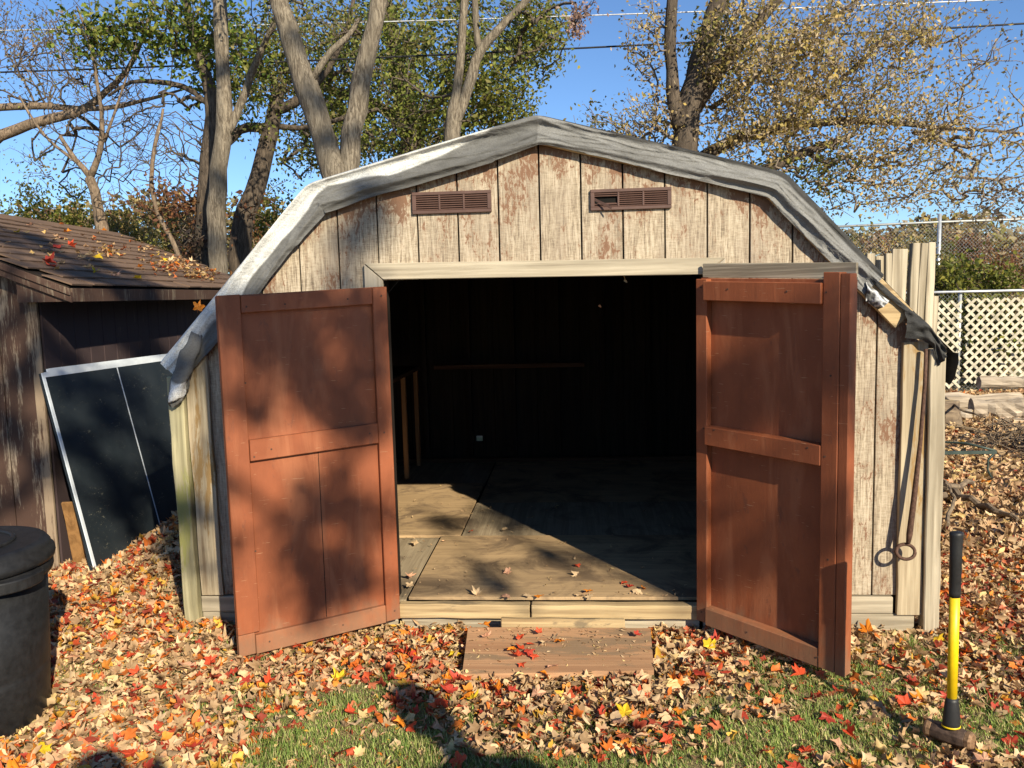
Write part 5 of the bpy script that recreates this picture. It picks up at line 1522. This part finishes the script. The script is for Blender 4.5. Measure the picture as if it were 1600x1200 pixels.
def person(label, loc, face, height, phone, seed):
    """standing figure as one skinned body, arms raised with a phone or hanging"""
    k = height / 1.80
    J = {}; ED = []
    def j(n, co, r, p=None):
        J[n] = (len(J), (co[0] * k, co[1] * k, co[2] * k), r * k)
        if p: ED.append((J[p][0], J[n][0]))
    j('pelvis', (0, 0, .95), .150)
    j('belly', (0, .01, 1.12), .145, 'pelvis'); j('chest', (0, .0, 1.32), .160, 'belly'); j('neck0', (0, -.01, 1.47), .075, 'chest'); j('neck', (0, .0, 1.54), .058, 'neck0')
    j('jaw', (0, .02, 1.60), .078, 'neck'); j('head', (0, .015, 1.68), .098, 'jaw'); j('crown', (0, .0, 1.76), .062, 'head')
    for s, t in ((-1, 'l'), (1, 'r')):
        j('sh' + t, (s * .19, -.01, 1.42), .070, 'chest')
        if phone: el, wr, ha = (s * .25, .10, 1.30), (s * .15, .16, 1.54), (s * .115, .17, 1.61)
        else: el, wr, ha = (s * .26, -.03, 1.13), (s * .27, .05, .88), (s * .27, .07, .80)
        j('el' + t, el, .048, 'sh' + t); j('wr' + t, wr, .030, 'el' + t); j('pa' + t, ha, .036, 'wr' + t)
        dz = 1 if phone else -1
        for q in range(4):
            j(f'f{q}{t}', (ha[0] + (q - 1.5) * .004 * s, ha[1] + (q - 1.5) * .020, ha[2] + dz * (.055 - .006 * abs(q - 1))), .0085, 'pa' + t)
            j(f'g{q}{t}', (ha[0] - s * .022, ha[1] + (q - 1.5) * .019, ha[2] + dz * .085), .008, f'f{q}{t}')
        j('th' + t, (ha[0] - s * .035, ha[1] + .035, ha[2] + dz * .02), .010, 'pa' + t)
        j('hip' + t, (s * .10, 0, .88), .105, 'pelvis'); j('kn' + t, (s * .11, .02, .49), .065, 'hip' + t); j('an' + t, (s * .12, -.02, .10), .045, 'kn' + t)
        j('he' + t, (s * .12, -.03, .045), .045, 'an' + t); j('to' + t, (s * .14, .15, .035), .038, 'he' + t)
    me = bpy.data.meshes.new('body')
    me.from_pydata([v[1] for v in J.values()], ED, [])
    me.materials.append(MAT['jacket_cloth'])
    E = empty('person', loc, label, 'person', 'people standing outside the frame', rz=face)
    o = bpy.data.objects.new('body', me); COL.objects.link(o); o.parent = E
    sk = o.modifiers.new('skin', 'SKIN'); sk.use_smooth_shade = True
    for i, v in enumerate(J.values()):
        me.skin_vertices[0].data[i].radius = (v[2], v[2] * (.72 if v[2] > .12 else 1)); me.skin_vertices[0].data[i].use_root = (i == 0)
    sb_ = o.modifiers.new('sub', 'SUBSURF'); sb_.levels = 1; sb_.render_levels = 2
    hv = []
    m = MB(); n = 16
    prof = [(.104, 1.64), (.112, 1.70), (.104, 1.76), (.075, 1.81), (.03, 1.835)]
    vs, fs = [], []
    for r_, z in prof:
        for q in range(n):
            a = 2 * math.pi * q / n; vs.append((r_ * .92 * k * math.cos(a), (r_ * math.sin(a) - .012) * k, z * k))
    for i in range(len(prof) - 1):
        for q in range(n): fs.append((i * n + q, i * n + (q + 1) % n, (i + 1) * n + (q + 1) % n, (i + 1) * n + q))
    fs.append(tuple(range((len(prof) - 1) * n, len(prof) * n)))
    MB().add(vs, fs).build('hair', 'hair', E, smooth=True)
    MB().box((-.02 * k, .09 * k, 1.645 * k), (.02 * k, .128 * k, 1.675 * k)).build('nose', 'skin', E, bevel=.01)
    return E
person('person holding up a phone behind the camera, seen only by shadow at lower left', (.30, -4.47, 0), 0.07, 1.96, True, 1)
person('second person out of frame, seen only by head shadow before the step', (1.28, -3.75, 0), .35, 1.88, False, 2)
